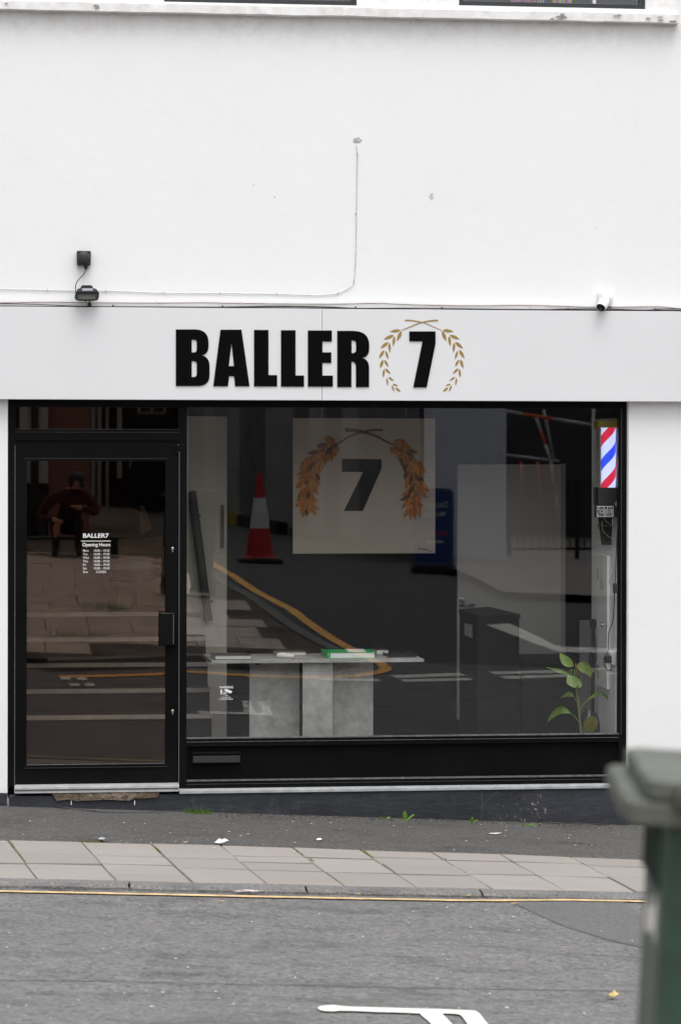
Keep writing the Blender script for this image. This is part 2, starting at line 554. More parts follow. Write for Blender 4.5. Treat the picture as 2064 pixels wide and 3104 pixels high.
def tube(name, pts, rad, m, parent=None, sides=8, smooth_path=True, caps=True):
    pts = [Vector(p) for p in pts]
    if smooth_path and len(pts) > 2:
        q = []
        for i in range(len(pts) - 1):
            p0, p1, p2, p3 = pts[max(i - 1, 0)], pts[i], pts[i + 1], pts[min(i + 2, len(pts) - 1)]
            for k in range(6):
                t = k / 6
                q.append(.5 * ((2 * p1) + (p2 - p0) * t + (2 * p0 - 5 * p1 + 4 * p2 - p3) * t * t + (3 * p1 - p0 - 3 * p2 + p3) * t ** 3))
        q.append(pts[-1])
        pts = q
    n = len(pts)
    rads = rad if isinstance(rad, (list, tuple)) else [rad] * 2
    verts, faces = [], []
    up = Vector((0, 0, 1))
    for i, p in enumerate(pts):
        d = (pts[min(i + 1, n - 1)] - pts[max(i - 1, 0)]).normalized()
        a = d.cross(up)
        if a.length < .05: a = d.cross(Vector((1, 0, 0)))
        a.normalize()
        b = d.cross(a)
        f = i / max(n - 1, 1) * (len(rads) - 1)
        k = min(int(f), len(rads) - 2)
        r = rads[k] + (rads[k + 1] - rads[k]) * (f - k)
        for s in range(sides):
            t = 2 * math.pi * s / sides
            verts.append(p + a * math.cos(t) * r + b * math.sin(t) * r)
    for i in range(n - 1):
        for s in range(sides):
            faces.append([i * sides + s, i * sides + (s + 1) % sides, (i + 1) * sides + (s + 1) % sides, (i + 1) * sides + s])
    if caps:
        faces.append(list(range(sides))[::-1])
        faces.append(list(range((n - 1) * sides, n * sides)))
    return mesh_obj(name, verts, faces, m, parent, smooth=True)
def lathe(name, prof_pts, m, parent=None, origin=(0, 0, 0), sides=24, axis=None, smooth=True, squash=(1, 1)):
    """Profile of (radius, height) turned round the axis (default Z) at origin."""
    verts, faces = [], []
    for r, h in prof_pts:
        for s in range(sides):
            t = 2 * math.pi * s / sides
            verts.append(Vector((r * math.cos(t) * squash[0], r * math.sin(t) * squash[1], h)))
    n = len(prof_pts)
    for i in range(n - 1):
        for s in range(sides):
            faces.append([i * sides + s, i * sides + (s + 1) % sides, (i + 1) * sides + (s + 1) % sides, (i + 1) * sides + s])
    faces.append(list(range(sides))[::-1])
    faces.append(list(range((n - 1) * sides, n * sides)))
    mx = Matrix.Translation(origin)
    if axis is not None:
        mx = mx @ Vector(axis).to_track_quat('Z', 'Y').to_matrix().to_4x4()
    verts = [mx @ v for v in verts]
    o = mesh_obj(name, verts, faces, m, parent, smooth=smooth)
    if smooth:
        for p in o.data.polygons[-2:]: p.use_smooth = False
        sharp_edges(o)
    return o
def sharp_edges(o, ang=40):
    bm = bmesh.new()
    bm.from_mesh(o.data)
    for e in bm.edges:
        if len(e.link_faces) == 2 and e.calc_face_angle(0) > R(ang): e.smooth = False
    bm.to_mesh(o.data)
    bm.free()
def flat_shape(name, loops, depth, Y, m, parent=None, plane='XZ', bevel=0):
    """2-D outline loops (holes inside) filled and given thickness; XZ: front face at Y, thickness to +Y."""
    cu = bpy.data.curves.new('outline', 'CURVE')
    cu.dimensions = '2D'
    cu.fill_mode = 'BOTH'
    cu.extrude = depth / 2
    for lp in loops:
        sp = cu.splines.new('POLY')
        sp.points.add(len(lp) - 1)
        for pt, (a, b) in zip(sp.points, lp): pt.co = (a, b, 0, 1)
        sp.use_cyclic_u = True
    tmp = bpy.data.objects.new('outline', cu)
    COL.objects.link(tmp)
    dg = bpy.context.evaluated_depsgraph_get()
    me = bpy.data.meshes.new_from_object(tmp.evaluated_get(dg))
    bpy.data.objects.remove(tmp)
    bpy.data.curves.remove(cu)
    me.materials.clear()
    me.materials.append(m)
    for v in me.vertices:
        x, y, z = v.co
        v.co = (x, Y + depth / 2 - z, y) if plane == 'XZ' else (x, y, Y + z)
    bm = bmesh.new()
    bm.from_mesh(me)
    bmesh.ops.remove_doubles(bm, verts=bm.verts[:], dist=1e-6)
    bmesh.ops.recalc_face_normals(bm, faces=bm.faces[:])
    bm.to_mesh(me)
    bm.free()
    me.name = name
    return new_obj(name, me, parent)
def text_mesh(name, s, size, at, m, parent=None, bold=0.0, width=None, thick=.0008, facing=-1, align='LEFT', xs=1.0, spacing=1.0, height=None):
    cu = bpy.data.curves.new('text', 'FONT')
    cu.body = s
    cu.size = 1
    cu.offset = bold
    cu.extrude = .001
    cu.space_character = spacing
    tmp = bpy.data.objects.new('text', cu)
    COL.objects.link(tmp)
    dg = bpy.context.evaluated_depsgraph_get()
    me = bpy.data.meshes.new_from_object(tmp.evaluated_get(dg))
    bpy.data.objects.remove(tmp)
    bpy.data.curves.remove(cu)
    me.materials.clear()
    me.materials.append(m)
    xsv = [v.co.x for v in me.vertices]
    ysv = [v.co.y for v in me.vertices]
    x0, x1 = min(xsv), max(xsv)
    y0, y1 = min(ysv), max(ysv)
    kx = size * xs if width is None else width / (x1 - x0)
    ky = size if height is None else height / (y1 - y0)
    off = {'LEFT': x0, 'CENTER': (x0 + x1) / 2, 'RIGHT': x1}[align]
    for v in me.vertices:
        a, b, c = (v.co.x - off) * kx, (v.co.y if height is None else v.co.y - y0) * ky, v.co.z / .001 * thick / 2
        v.co = (at[0] + (a if facing < 0 else -a), at[1] + facing * (c + thick / 2), at[2] + b)
    if facing < 0: pass
    me.name = name
    return new_obj(name, me, parent)
def jitter_box(name, lo, hi, m, parent, cell, amp, seed=0):
    """A box with a fine surface grid, worn and uneven."""
    bm = bmesh.new()
    bmesh.ops.create_cube(bm, size=1)
    lo, hi = Vector(lo), Vector(hi)
    for v in bm.verts:
        v.co = Vector([lo[i] + (v.co[i] + .5) * (hi[i] - lo[i]) for i in range(3)])
    n = [max(1, int((hi[i] - lo[i]) / cell)) for i in range(3)]
    for i in range(3):
        es = [e for e in bm.edges if abs((e.verts[0].co - e.verts[1].co).normalized()[i]) > .9 and abs((e.verts[0].co - e.verts[1].co)[i]) > cell * 1.2]
        if es and n[i] > 1:
            bmesh.ops.subdivide_edges(bm, edges=es, cuts=min(n[i] - 1, 200), use_grid_fill=True)
    for v in bm.verts:
        q = v.co * 3.0 + Vector((seed, seed * 2, 0))
        d = noise.noise_vector(q) * amp + noise.noise_vector(q * 5) * amp * .7
        k = noise.noise(q * 1.7 + Vector((9, 0, 0)))
        if k > .25: d *= 2.0
        v.co += d
    return bm_obj(name, bm, m, parent, smooth=False)
def sheet(name, xs, ys, zf, m, parent=None, smooth=True):
    verts = [(x, y, zf(x, y)) for y in ys for x in xs]
    w = len(xs)
    faces = [[j * w + i, j * w + i + 1, (j + 1) * w + i + 1, (j + 1) * w + i] for j in range(len(ys) - 1) for i in range(w - 1)]
    return mesh_obj(name, verts, faces, m, parent, smooth)
def frange(a, b, step):
    n = max(1, int(round((b - a) / step)))
    return [a + (b - a) * i / n for i in range(n + 1)]
def ribbon(name, pts, w, up, m, parent=None, ragged=0.0, zf=None):
    """A painted line of width w lying on the ground along (x, y) points."""
    zf = zf or gz
    pts = [Vector((p[0], p[1])) for p in pts]
    dense = []
    for a, b in zip(pts, pts[1:]):
        k = max(1, int((b - a).length / .07))
        dense += [a + (b - a) * i / k for i in range(k)]
    dense.append(pts[-1])
    v, f = [], []
    for i, p in enumerate(dense):
        d = (dense[min(i + 1, len(dense) - 1)] - dense[max(i - 1, 0)]).normalized()
        nrm = Vector((-d.y, d.x))
        for s in (-1, 1):
            ww = w / 2 + ragged * noise.noise(Vector((p.x * 9, p.y * 9, s * 5)))
            q = p + nrm * s * ww
            v.append((q.x, q.y, zf(q.x, q.y) + up))
    for i in range(len(dense) - 1):
        f.append([2 * i, 2 * i + 1, 2 * i + 3, 2 * i + 2])
    return mesh_obj(name, v, f, m, parent)
def smooth_pts(pts, k=8):
    pts = [Vector(p) for p in pts]
    q = []
    for i in range(len(pts) - 1):
        p0, p1, p2, p3 = pts[max(i - 1, 0)], pts[i], pts[i + 1], pts[min(i + 2, len(pts) - 1)]
        for j in range(k):
            t = j / k
            q.append(.5 * ((2 * p1) + (p2 - p0) * t + (2 * p0 - 5 * p1 + 4 * p2 - p3) * t * t + (3 * p1 - p0 - 3 * p2 + p3) * t ** 3))
    q.append(pts[-1])
    return q
# ================================================================== the ground
ys_r = [-x for x in sorted(set([2.2] + frange(2.5, 7.0, .125) + frange(7.5, 15, .5) + frange(16, 30, 1) + frange(34, 90, 4)))]
xs_r = frange(-40, -4, 4) + frange(-3.5, 8, .25) + frange(9, 45, 4)
def road_z(x, y): return gz(x, y) + .004 * noise.noise(Vector((x * .9, y * .9, 0)))
road = struct(sheet('road', xs_r, ys_r, gz, M_ROAD))

# joint bed under the flags, and the tarmac strip against the shop
KB = lambda x: -(2.29 - .036 * x)          # back edge of the kerb
SR = lambda x: -(1.16 - .02 * x + .012 * x * x)   # back edge of the flags
bxs = frange(-6, 9, .3)
bed = struct(mesh_obj('pavement_bed', [(x, y, pz(x, y) - .002) for x in bxs for y in (KB(x) - .03, -1.0)], [[2 * i, 2 * i + 2, 2 * i + 3, 2 * i + 1] for i in range(len(bxs) - 1)], M_BED))
def foot_z(x, y):
    e = .012 * noise.noise(Vector((x * 1.1, y * 1.3, 3))) + .006 * noise.noise(Vector((x * 4, y * 4, 1)))
    return gz(x, y) + .006 + e * min(1, max(0, (-y) / .3)) * min(1, max(0, (y + 1.12) / .2))
fw_v, fw_f = [], []
fx = frange(-6, 9, .05)
for i, x in enumerate(fx):
    back = .06
    front = SR(x) + .018 * noise.noise(Vector((x * 5, 0, 0))) + .01 * noise.noise(Vector((x * 17, 3, 0)))
    for j in range(13):
        y = back + (front - back) * j / 12
        fw_v.append((x, y, foot_z(x, y) - (.016 if j == 12 else 0)))
for i in range(len(fx) - 1):
    for j in range(12):
        a = i * 13 + j
        fw_f.append([a, a + 1, a + 14, a + 13])
footway = struct(mesh_obj('footway', fw_v, fw_f, M_FOOTWAY, smooth=True))

# flagstones: each one a piece of the pavement
paving = bpy.data.objects.new('flagstone_pavement', None)
COL.objects.link(paving)
paving['kind'] = 'structure'
def flag(parent, c4, z_of, th=.05, gx=.0035, gy=.014, tilt=None, m=None):
    """A flag on four plan corners (left-back, left-front, right-front, right-back), top following the ground with a small tilt."""
    c = [Vector(p) for p in c4]
    ctr = sum(c, Vector((0, 0))) / 4
    along = ((c[2] + c[3]) - (c[0] + c[1])).normalized()
    down = ((c[1] + c[2]) - (c[0] + c[3])).normalized()
    sg = ((1, 1), (1, -1), (-1, -1), (-1, 1))
    ta, tb, tc = tilt or (random.uniform(-.008, .008), random.uniform(-.008, .008), random.uniform(-.003, .004))
    rings = []
    for k, dz in ((0, -th), (0, -.005), (.004, 0)):
        ring = []
        for p, (sx, sy) in zip(c, sg):
            q = p + along * sx * (gx + k) + down * sy * (gy + k) + Vector((random.uniform(-.002, .002), random.uniform(-.002, .002)))
            ring.append((q.x, q.y, z_of(q.x, q.y) + dz + (q.x - ctr.x) * ta + (q.y - ctr.y) * tb + tc))
        rings.append(ring)
    v = rings[0] + rings[1] + rings[2]
    f = [[3, 2, 1, 0], [8, 9, 10, 11]]
    for k in (0, 4):
        for i in range(4):
            f.append([k + i, k + (i + 1) % 4, k + 4 + (i + 1) % 4, k + 4 + i])
    return mesh_obj('flagstone', v, f, m or M_SLAB, parent)
colw = .392
ncol = 16
skew = .165
def jx(i, y, off=0): return -1.62 + colw * i + JIT[i] + skew * (-y - 1.13)
JIT = [random.uniform(-.012, .012) for _ in range(ncol + 2)]
ROWS = {0: [0, .30, .62, 1], 1: [0, .33, .60, 1], 2: [0, .36, .56, .80, 1], 3: [0, .37, .64, 1], 4: [0, .27, .42, .63, 1], 5: [0, .26, .64, 1],
        6: [0, .20, .39, .66, 1], 7: [0, .21, .59, 1], 8: [0, .22, .60, 1], 9: [0, .26, .58, 1], 10: [0, .25, .62, 1]}
for i in range(ncol):
    rows = ROWS.get(i - 2, [0, .28, .62, 1])
    for a, b in zip(rows, rows[1:]):
        def cor(col_i, fr):
            x0 = -1.62 + colw * col_i
            y = SR(x0) + (KB(x0) - SR(x0)) * fr
            return (jx(col_i, y), y)
        flag(paving, [cor(i, a), cor(i, b), cor(i + 1, b), cor(i + 1, a)], lambda x, y: pz(x, y) + .004)

kerb = bpy.data.objects.new('kerb', None)
COL.objects.link(kerb)
kerb['kind'] = 'structure'
def kerb_run(parent, x_list, back, width, z_top, z_bot, m):
    for a, b in zip(x_list, x_list[1:]):
        g = .006
        a2, b2 = a + g, b - g
        n = 6
        v, f = [], []
        dz = random.uniform(-.004, .004)
        for k in range(n + 1):
            x = a2 + (b2 - a2) * k / n
            y0 = back(x) - .004
            ch = .007 * noise.noise(Vector((x * 6, 2, 0)))
            zt = z_top(x) + dz
            v += [(x, y0, zt - .12), (x, y0, zt), (x, y0 - width + .03, zt - .002 + ch * .4), (x, y0 - width + .008, zt - .014 + ch), (x, y0 - width, z_bot(x) - .06)]
        for k in range(n):
            for j in range(4):
                q = k * 5 + j
                f.append([q, q + 1, q + 6, q + 5])
        f += [[0, 1, 2, 3, 4], [n * 5 + 4, n * 5 + 3, n * 5 + 2, n * 5 + 1, n * 5]]
        o = mesh_obj('kerb_stone', v, f, m, parent)
        for p in o.data.polygons: p.use_smooth = False
kerb_run(kerb, [-4.0, -3.12, -2.22, -1.32, -.58, .20, 1.10, 2.01, 2.91, 3.8, 4.7, 5.6], KB, .135,
         lambda x: pz(x, -2.26) + .006, lambda x: gz(x, -2.45), M_KERB)

# road patch, cracks, markings
edge = smooth_pts([G(1560, 2741), G(1650, 2784), G(1720, 2812), G(1800, 2838), G(1935, 2872), G(2100, 2900)], 6)
pv, pf = [], []
for i, p in enumerate(edge):
    yk = KB(p.x) - .14
    jx_ = .015 * noise.noise(Vector((p.x * 12, p.y * 12, 0)))
    for j in range(13):
        y = (p.y + jx_) + (yk - p.y - jx_) * j / 12
        pv.append((p.x + jx_, y, gz(p.x, y) + (.001 if j == 0 else .003)))
for i in range(len(edge) - 1):
    for j in range(12):
        a = i * 13 + j
        pf.append([a, a + 1, a + 14, a + 13])
struct(mesh_obj('tarmac_patch', pv, pf, M_PATCH, smooth=True))
def crack(parent, pts, w, up=.0035, zf=None, seed=0):
    pts = [Vector((p[0], p[1])) for p in pts]
    q = []
    for a, b in zip(pts, pts[1:]):
        k = max(2, int((b - a).length / .03))
        q += [a + (b - a) * i / k for i in range(k)]
    q.append(pts[-1])
    q = [p + Vector((.0, .016 * noise.noise(Vector((p.x * 6, p.y * 6, seed))) + .008 * noise.noise(Vector((p.x * 25, p.y * 25, seed))))) for p in q]
    v, f = [], []
    zf = zf or gz
    for p in q:
        ww = w * (.55 + .9 * abs(noise.noise(Vector((p.x * 13, p.y * 13, 7 + seed)))))
        for s in (-1, 1):
            v.append((p.x, p.y + s * ww / 2, zf(p.x, p.y) + up))
    for i in range(len(q) - 1):
        f.append([2 * i, 2 * i + 1, 2 * i + 3, 2 * i + 2])
    return mesh_obj('crack', v, f, M_CRACK, parent)
crack(road, [G(-60, 2972), G(330, 2976), G(700, 2984), G(1100, 2993), G(1500, 3000), G(1960, 3008)], .010)
crack(road, [p for p in edge], .016, .0055, seed=9)
crack(footway, [G(1700, 2555), G(1780, 2562), G(1820, 2568)], .014, .012, seed=11)
for i, w in ((0, .02),):
    pass
near_line = [G(x, y) for x, y in ((-300, 2698), (0, 2705), (446, 2714), (700, 2719.6), (1012, 2726), (1400, 2733), (1551, 2733), (1721, 2731), (1944, 2736), (2300, 2741))]
struct(ribbon('yellow_line', near_line, .044, .0072, M_YELLOW, ragged=.009))
def px_poly(name, pts, m, up=.008, parent=None):
    q = [G(*p) for p in pts]
    o = mesh_obj(name, [(p.x, p.y, gz(p.x, p.y) + up) for p in q], [list(range(len(q)))], m, parent)
    return o
s = 600 / 1568
mk = lambda L: [(940 + a * s, 3000 + b * s) for a, b in L]
white_mark = struct(px_poly('white_road_marking', mk([(60, 158), (75, 146), (120, 139), (190, 137), (260, 146), (350, 151), (480, 154), (620, 157), (800, 163), (1000, 168), (1180, 175), (1300, 180), (1325, 190), (1350, 215), (1395, 272), (1500, 400), (1330, 400), (1235, 272), (1210, 235), (1185, 213), (1150, 207), (1045, 204), (1110, 272), (1230, 400), (1065, 400), (945, 272), (885, 222), (868, 203), (700, 196), (500, 191), (400, 186), (240, 182), (180, 188), (110, 184), (75, 175)]), M_WHITEPAINT))

# ---- the far side of the street (seen in the glass)
UP = .10
yl = [(180, 2058), (300, 2056), (505, 2050), (567, 2043), (720, 2053), (897, 2060), (1031, 2059), (1110, 2052), (1176, 2034), (1130, 2003), (1049, 1962), (950, 1900), (808, 1812), (754, 1780), (690, 1738), (640, 1706), (612, 1692)]
opp = smooth_pts([MG(x, y) for x, y in yl], 5)
struct(ribbon('opposite_yellow_line', opp, .115, .007, M_YELLOWOPP, ragged=.008))
ta, tb = MG(580, 1690), MG(682, 1690)
struct(ribbon('yellow_line_end_bar', [ta, tb], .16, .012, M_YELLOWOPP))
def inner(pts, d):
    q = []
    for i, p in enumerate(pts):
        t = (pts[min(i + 1, len(pts) - 1)] - pts[max(i - 1, 0)])
        t = Vector((t.x, t.y)).normalized()
        q.append(Vector((p.x + t.y * -d * -1 * -1, p.y + t.x * d * -1 * -1)) if False else Vector((p.x + t.y * d, p.y - t.x * d)))
    return q
kerb_line = [p for p in inner(opp, .30)]
kerb_back = [p for p in inner(opp, .43)]
# kerb stones round the corner
okerb = bpy.data.objects.new('opposite_kerb', None)
COL.objects.link(okerb)
okerb['kind'] = 'structure'
for i in range(0, len(kerb_line) - 2, 2):
    a, b, c, d = kerb_line[i], kerb_line[i + 2], kerb_back[i + 2], kerb_back[i]
    if (a - b).length < .02: continue
    z = lambda p, h: gz(p.x, p.y) + h
    v = [(a.x, a.y, z(a, -.05)), (b.x, b.y, z(b, -.05)), (c.x, c.y, z(c, -.05)), (d.x, d.y, z(d, -.05)),
         (a.x, a.y, z(a, UP)), (b.x, b.y, z(b, UP)), (c.x, c.y, z(c, UP)), (d.x, d.y, z(d, UP))]
    mesh_obj('kerb_stone', v, [[0, 3, 2, 1], [4, 5, 6, 7], [0, 1, 5, 4], [1, 2, 6, 5], [2, 3, 7, 6], [3, 0, 4, 7]], M_KERB, okerb)
# pavement body behind the kerb, cut to the kerb line
far_y = kerb_back[-1].y
out = [(p.x, p.y) for p in kerb_back]
ring = [(-14, out[0][1])] + out + [(out[-1][0] - .2, -40), (-14, -40)]
opp_bed = flat_shape('opposite_pavement', [ring], .004, 0, mat('opposite_bed', (.24, .205, .18), .95, var=(3, .7, 1.2)), None, plane='XY')
bm = bmesh.new()
bm.from_mesh(opp_bed.data)
bmesh.ops.triangulate(bm, faces=bm.faces[:])
for k in range(3):
    es = [e for e in bm.edges if e.calc_length() > 1.0]
    if es: bmesh.ops.subdivide_edges(bm, edges=es, cuts=2)
    bmesh.ops.triangulate(bm, faces=bm.faces[:])
for v in bm.verts:
    v.co.z = gz(v.co.x, v.co.y) + UP - .012
bm.to_mesh(opp_bed.data)
bm.free()
struct(opp_bed)
# its flags
def inside(pt, poly):
    x, y = pt
    c = False
    for (x1, y1), (x2, y2) in zip(poly, poly[1:] + poly[:1]):
        if (y1 > y) != (y2 > y) and x < (x2 - x1) * (y - y1) / (y2 - y1) + x1: c = not c
    return c
row_y = -7.0
rowi = 0
while row_y > -16.5:
    h = random.choice((.45, .6, .6))
    x = -1.9 + (rowi % 2) * .25 + random.uniform(-.08, .08)
    while x < 3.4:
        w = .6 if row_y < -9 else .42
        quad = [(x, row_y), (x - .03, row_y - h), (x + w - .03, row_y - h), (x + w, row_y)]
        if all(inside(q, ring) for q in quad):
            flag(opp_bed, quad, lambda a, b: gz(a, b) + UP, gy=.008, m=M_OPPSLAB)
        x += w
    row_y -= h
    rowi += 1
struct(sheet('side_street', frange(.6, 7.4, .4), [-y for y in [8.2, 8.6] + frange(9, 15, .5) + frange(16, 30, 1) + frange(34, 60, 4)], lambda x, y: gz(x, y) + .004, asphalt('dark_side_street_tarmac', .055, .095, 110, .3)))
# give-way dashes and the worn white stripe at the mouth of the side street
for (a, b, c_, d_) in (((975, 2066), (1158, 2070), 10, 0), ((1200, 2059), (1411, 2051), 10, 0), ((1224, 2071), (1435, 2065), 11, 0), ((1498, 2047), (1714, 2042), 10, 0), ((1530, 2061), (1738, 2055), 11, 0), ((1800, 2036), (1990, 2031), 7, 0), ((1850, 2050), (2040, 2044), 7, 0)):
    c_ -= 2.5
    pa0, pb0_ = MG(*a), MG(*b)
    wd_ = abs(MG(a[0], a[1] - c_ / 2).y - MG(a[0], a[1] + c_ / 2).y)
    struct(ribbon('give_way_dash', [pa0, pb0_], wd_, .006, M_WHITEPAINT, ragged=.004))
q = [MG(*p) for p in ((1481, 1901), (1550, 1896), (1600, 1917), (1690, 1963), (1720, 1968), (1870, 1972), (2100, 1974), (2100, 1988), (1870, 1986), (1700, 1984), (1620, 1955), (1540, 1924))]
struct(mesh_obj('white_edge_stripe', [(p.x, p.y, p.z + .010) for p in q], [list(range(len(q)))], M_WHITEPAINT))
for (x0, y0, x1, y1) in ((182, 2060, 212, 2069), (232, 2061, 262, 2070), (210, 2080, 240, 2088), (256, 2080, 284, 2088)):
    q = [MG(x0, y0), MG(x1, y0), MG(x1 + 6, y1), MG(x0 + 6, y1)]
    struct(mesh_obj('white_road_block', [(p.x, p.y, p.z + .009) for p in q], [[0, 1, 2, 3]], M_WHITEPAINT))
# pavement on the other corner of the side street
v0 = MG(1640, 1890)
far_corner = sheet('far_corner_pavement', frange(v0.x, 16, .7), frange(-34, -13.2, .8), lambda x, y: gz(x, y) + .10, mat('far_pavement', (.22, .205, .195), .9, var=(2, .8, 1.1)))
struct(far_corner)

# ================================================================== the shop building
Y_F = .045                                   # face of the shop-front frame
bld = thing('shop_building', 'white painted building with a black shop front, door on the left and large window', 'building', (1.4, 0, -.2))
xl, xr = P(24, 1800).x, P(1904, 1800).x
z_top_open = P(1000, 1205).z
z_sill = P(700, 2392).z                     # top of the white sill strip
wa, wb = P(498, 5).x, P(1083, 8).x
wc, wd = P(1391, 15).x, P(1958, 20).x
w1z, w2z = P(790, 11).z, P(1675, 22).z
rect = lambda a, b, c, d: [(a, c), (b, c), (b, d), (a, d)]
outer = rect(-5.5, 9.5, -1.6, 8.4)
holes = [rect(xl, xr, z_sill - .05, z_top_open), rect(wa, wb, w1z, w1z + 1.5), rect(wc, wd, w2z, w2z + 1.5)]
wall = flat_shape('wall', [outer] + holes, .30, 0, M_WALL, bld)
# body of the building behind the front
bm = bmesh.new()
bmesh.ops.create_cube(bm, size=1)
for v in bm.verts:
    v.co = Vector((-5.48 + (v.co.x + .5) * 14.96, .302 + (v.co.y + .5) * 8, -1.6 + (v.co.z + .5) * 9.9))
bmesh.ops.delete(bm, geom=[f for f in bm.faces if f.calc_center_median().y < .31], context='FACES')
bm_obj('outer_shell', bm, M_WALL, bld)
# string course / sill ledge under the upper windows
lz0, lz1 = P(1000, 47).z, P(1000, 20).z
le = P(2058, 50, -.065).x
ledge = jitter_box('sill_ledge', (-5.6, -.065, P(1000, 47, -.065).z), (le, .02, P(1000, 22, -.065).z), M_WALL, bld, .05, .0035, 2)
# flaking paint on the right-hand end of the ledge
for i in range(16):
    x = P(random.choice((random.uniform(1620, 1760), random.uniform(1850, 2050), random.uniform(1960, 2055), random.uniform(0, 60), random.uniform(180, 300))), 55, -.10).x
    z = P(1900, 60, -.10).z + random.uniform(.0, .035)
    n = 7
    pts = [(x + random.uniform(.4, 1) * .022 * math.cos(t * 2 * math.pi / n), z + random.uniform(.3, 1) * .008 * math.sin(t * 2 * math.pi / n)) for t in range(n)]
    flat_shape('paint_flake', [pts], .003, -.0725, mat('flaked_render', (.36, .34, .31), .95, var=(60, .6, 1.3)), ledge)
# upper windows
for k, (a, b, z, xs_p) in enumerate(((wa, wb, w1z, None), (wc, wd, w2z, None))):
    fr = flat_shape('upper_window', [rect(a + .002, b - .002, z + .002, z + 1.498), rect(a + .03, b - .03, z + .032, z + 1.46)], .07, .03, mat('dark_grey_window_frame', (.022, .026, .030), .5, var=(20, .8, 1.3)), bld)
    flat_shape('pane', [rect(a + .03, b - .03, z + .032, z + 1.46)], .006, .06, M_GLASS, fr)
    box('window_putty', (a + .03, .045, z + .028), (b - .03, .058, z + .036), mat('old_putty', (.30, .30, .29), .9, var=(30, .5, 1.3)), fr)
    if k: box('mullion', (a + .845, .062, z + .03), (a + .865, .09, z + 1.45), M_WHITEPLASTIC, fr)
room_up = box('upper_room', (-3, .31, 4.55), (6.5, 3.2, 6.4), mat('upper_room_paint', (.20, .20, .20), .8), bld)
# (open towards the windows)
bm = bmesh.new(); bm.from_mesh(room_up.data)
bmesh.ops.delete(bm, geom=[f for f in bm.faces if f.calc_center_median().y < .32], context='FACES')
bm.to_mesh(room_up.data); bm.free()

# plinth, sill strip, threshold
ptop = z_sill - .022
plinth = jitter_box('plinth', (xl + .012, -.035, -.75), (xr - .0, .05, ptop), M_PLINTH, bld, .06, .0025, 5)
pbroken = jitter_box('plinth', (xl - .35, -.02, -.75), (xl + .006, .05, P(10, 2398).z - .01), M_PLINTH, bld, .05, .008, 8)
box('plinth', (xr + .006, -.012, -.9), (9.5, .05, P(1950, 2410).z - .05), M_PLINTH, bld)
sill = box('sill_strip', (P(543, 2390).x + .002, -.045, ptop + .003), (xr - .002, .06, z_sill), mat('white_sill_paint', (.42, .435, .445), .55, var=(16, .7, 1.1)), bld, .003)
thr = box('threshold', (P(46, 2390).x, -.05, P(290, 2399).z), (P(543, 2390).x, .07, P(290, 2381).z + .003), M_SILVER, bld, .002)
box('threshold_gap_shade', (P(46, 2390).x + .004, -.053, P(290, 2391).z), (P(543, 2390).x - .004, -.045, P(290, 2387).z), mat('painted_gap_shadow', (.08, .08, .08), .6), thr)  # dark strip, its colour stands in for the threshold's shadow gap
# broken-out render under the door with wire lath
s6 = 580 / 1568
lath_pts = [(430, 1690), (900, 1680), (1310, 1682), (1290, 1720), (1180, 1730), (1120, 1728), (1060, 1748), (880, 1740), (760, 1745), (640, 1750), (560, 1738), (470, 1750), (455, 1725)]
lp = [P(a * s6, 1780 + b * s6, -.04) for a, b in lath_pts]
hole = flat_shape('broken_render', [[(p.x, p.z) for p in lp]], .012, -.0455, M_WOODLATH, plinth)
xx0, xx1 = min(p.x for p in lp), max(p.x for p in lp)
zz0, zz1 = min(p.z for p in lp), max(p.z for p in lp)
lw = bmesh.new()
for dirn in (-1, 1):
    u = xx0 - .02
    while u < xx1:
        for k in range(4):
            za, zb = zz0 + (zz1 - zz0) * k / 4, zz0 + (zz1 - zz0) * (k + 1) / 4
            xa, xb = u + (.006 * dirn if k % 2 else -.006 * dirn), u + (-.006 * dirn if k % 2 else .006 * dirn)
            xm_ = (xa + xb) / 2
            if not inside((xm_, (za + zb) / 2), [(p.x, p.z) for p in lp]): continue
            if .28 < (xm_ - xx0) / (xx1 - xx0) and (xm_ - xx0) / (xx1 - xx0) < .78 and noise.noise(Vector((xm_ * 3, 5, 0))) > -.1: continue
            vs = [lw.verts.new((x, -.047, z)) for x, z in ((xa - .001, za), (xa + .001, za), (xb + .001, zb), (xb - .001, zb))]
            lw.faces.new(vs)
        u += .013
stuff(bm_obj('wire_lath', lw, M_MESHWIRE, hole))
for x in (216, 408):
    pbox('paint_run', x, 2427, x + 2.5, 2440, -.0405, -.037, M_VINYL, plinth)
# hairline cracks and the open joint at the foot of the plinth
def wall_crack(pts, w, Y, m, parent):
    v, f = [], []
    q = smooth_pts([P(x, y, Y) for x, y in pts], 5)
    for i, p in enumerate(q):
        j = Vector((.003 * noise.noise(p * 60), 0, .002 * noise.noise(p * 50 + Vector((4, 0, 0)))))
        d = (q[min(i + 1, len(q) - 1)] - q[max(i - 1, 0)])
        nrm = Vector((-d.z, 0, d.x)).normalized() * w * (.4 + abs(noise.noise(p * 30)))
        v += [p + j - nrm, p + j + nrm]
    for i in range(len(q) - 1): f.append([2 * i, 2 * i + 1, 2 * i + 3, 2 * i + 2])
    return mesh_obj('crack', v, f, m, parent)
M_PALECRACK = mat('pale_crack', (.14, .14, .14), .9)
wall_crack([(1507, 2378), (1505, 2402), (1478, 2425), (1462, 2450), (1459, 2485)], .0012, -.041, M_PALECRACK, plinth)
wall_crack([(1459, 2398), (1460, 2430), (1459, 2450)], .0010, -.0412, M_PALECRACK, plinth)
crack(footway, [G(50, 2446), G(150, 2449), G(250, 2459), G(330, 2466), G(420, 2467), G(540, 2464)], .022, .012, seed=2)
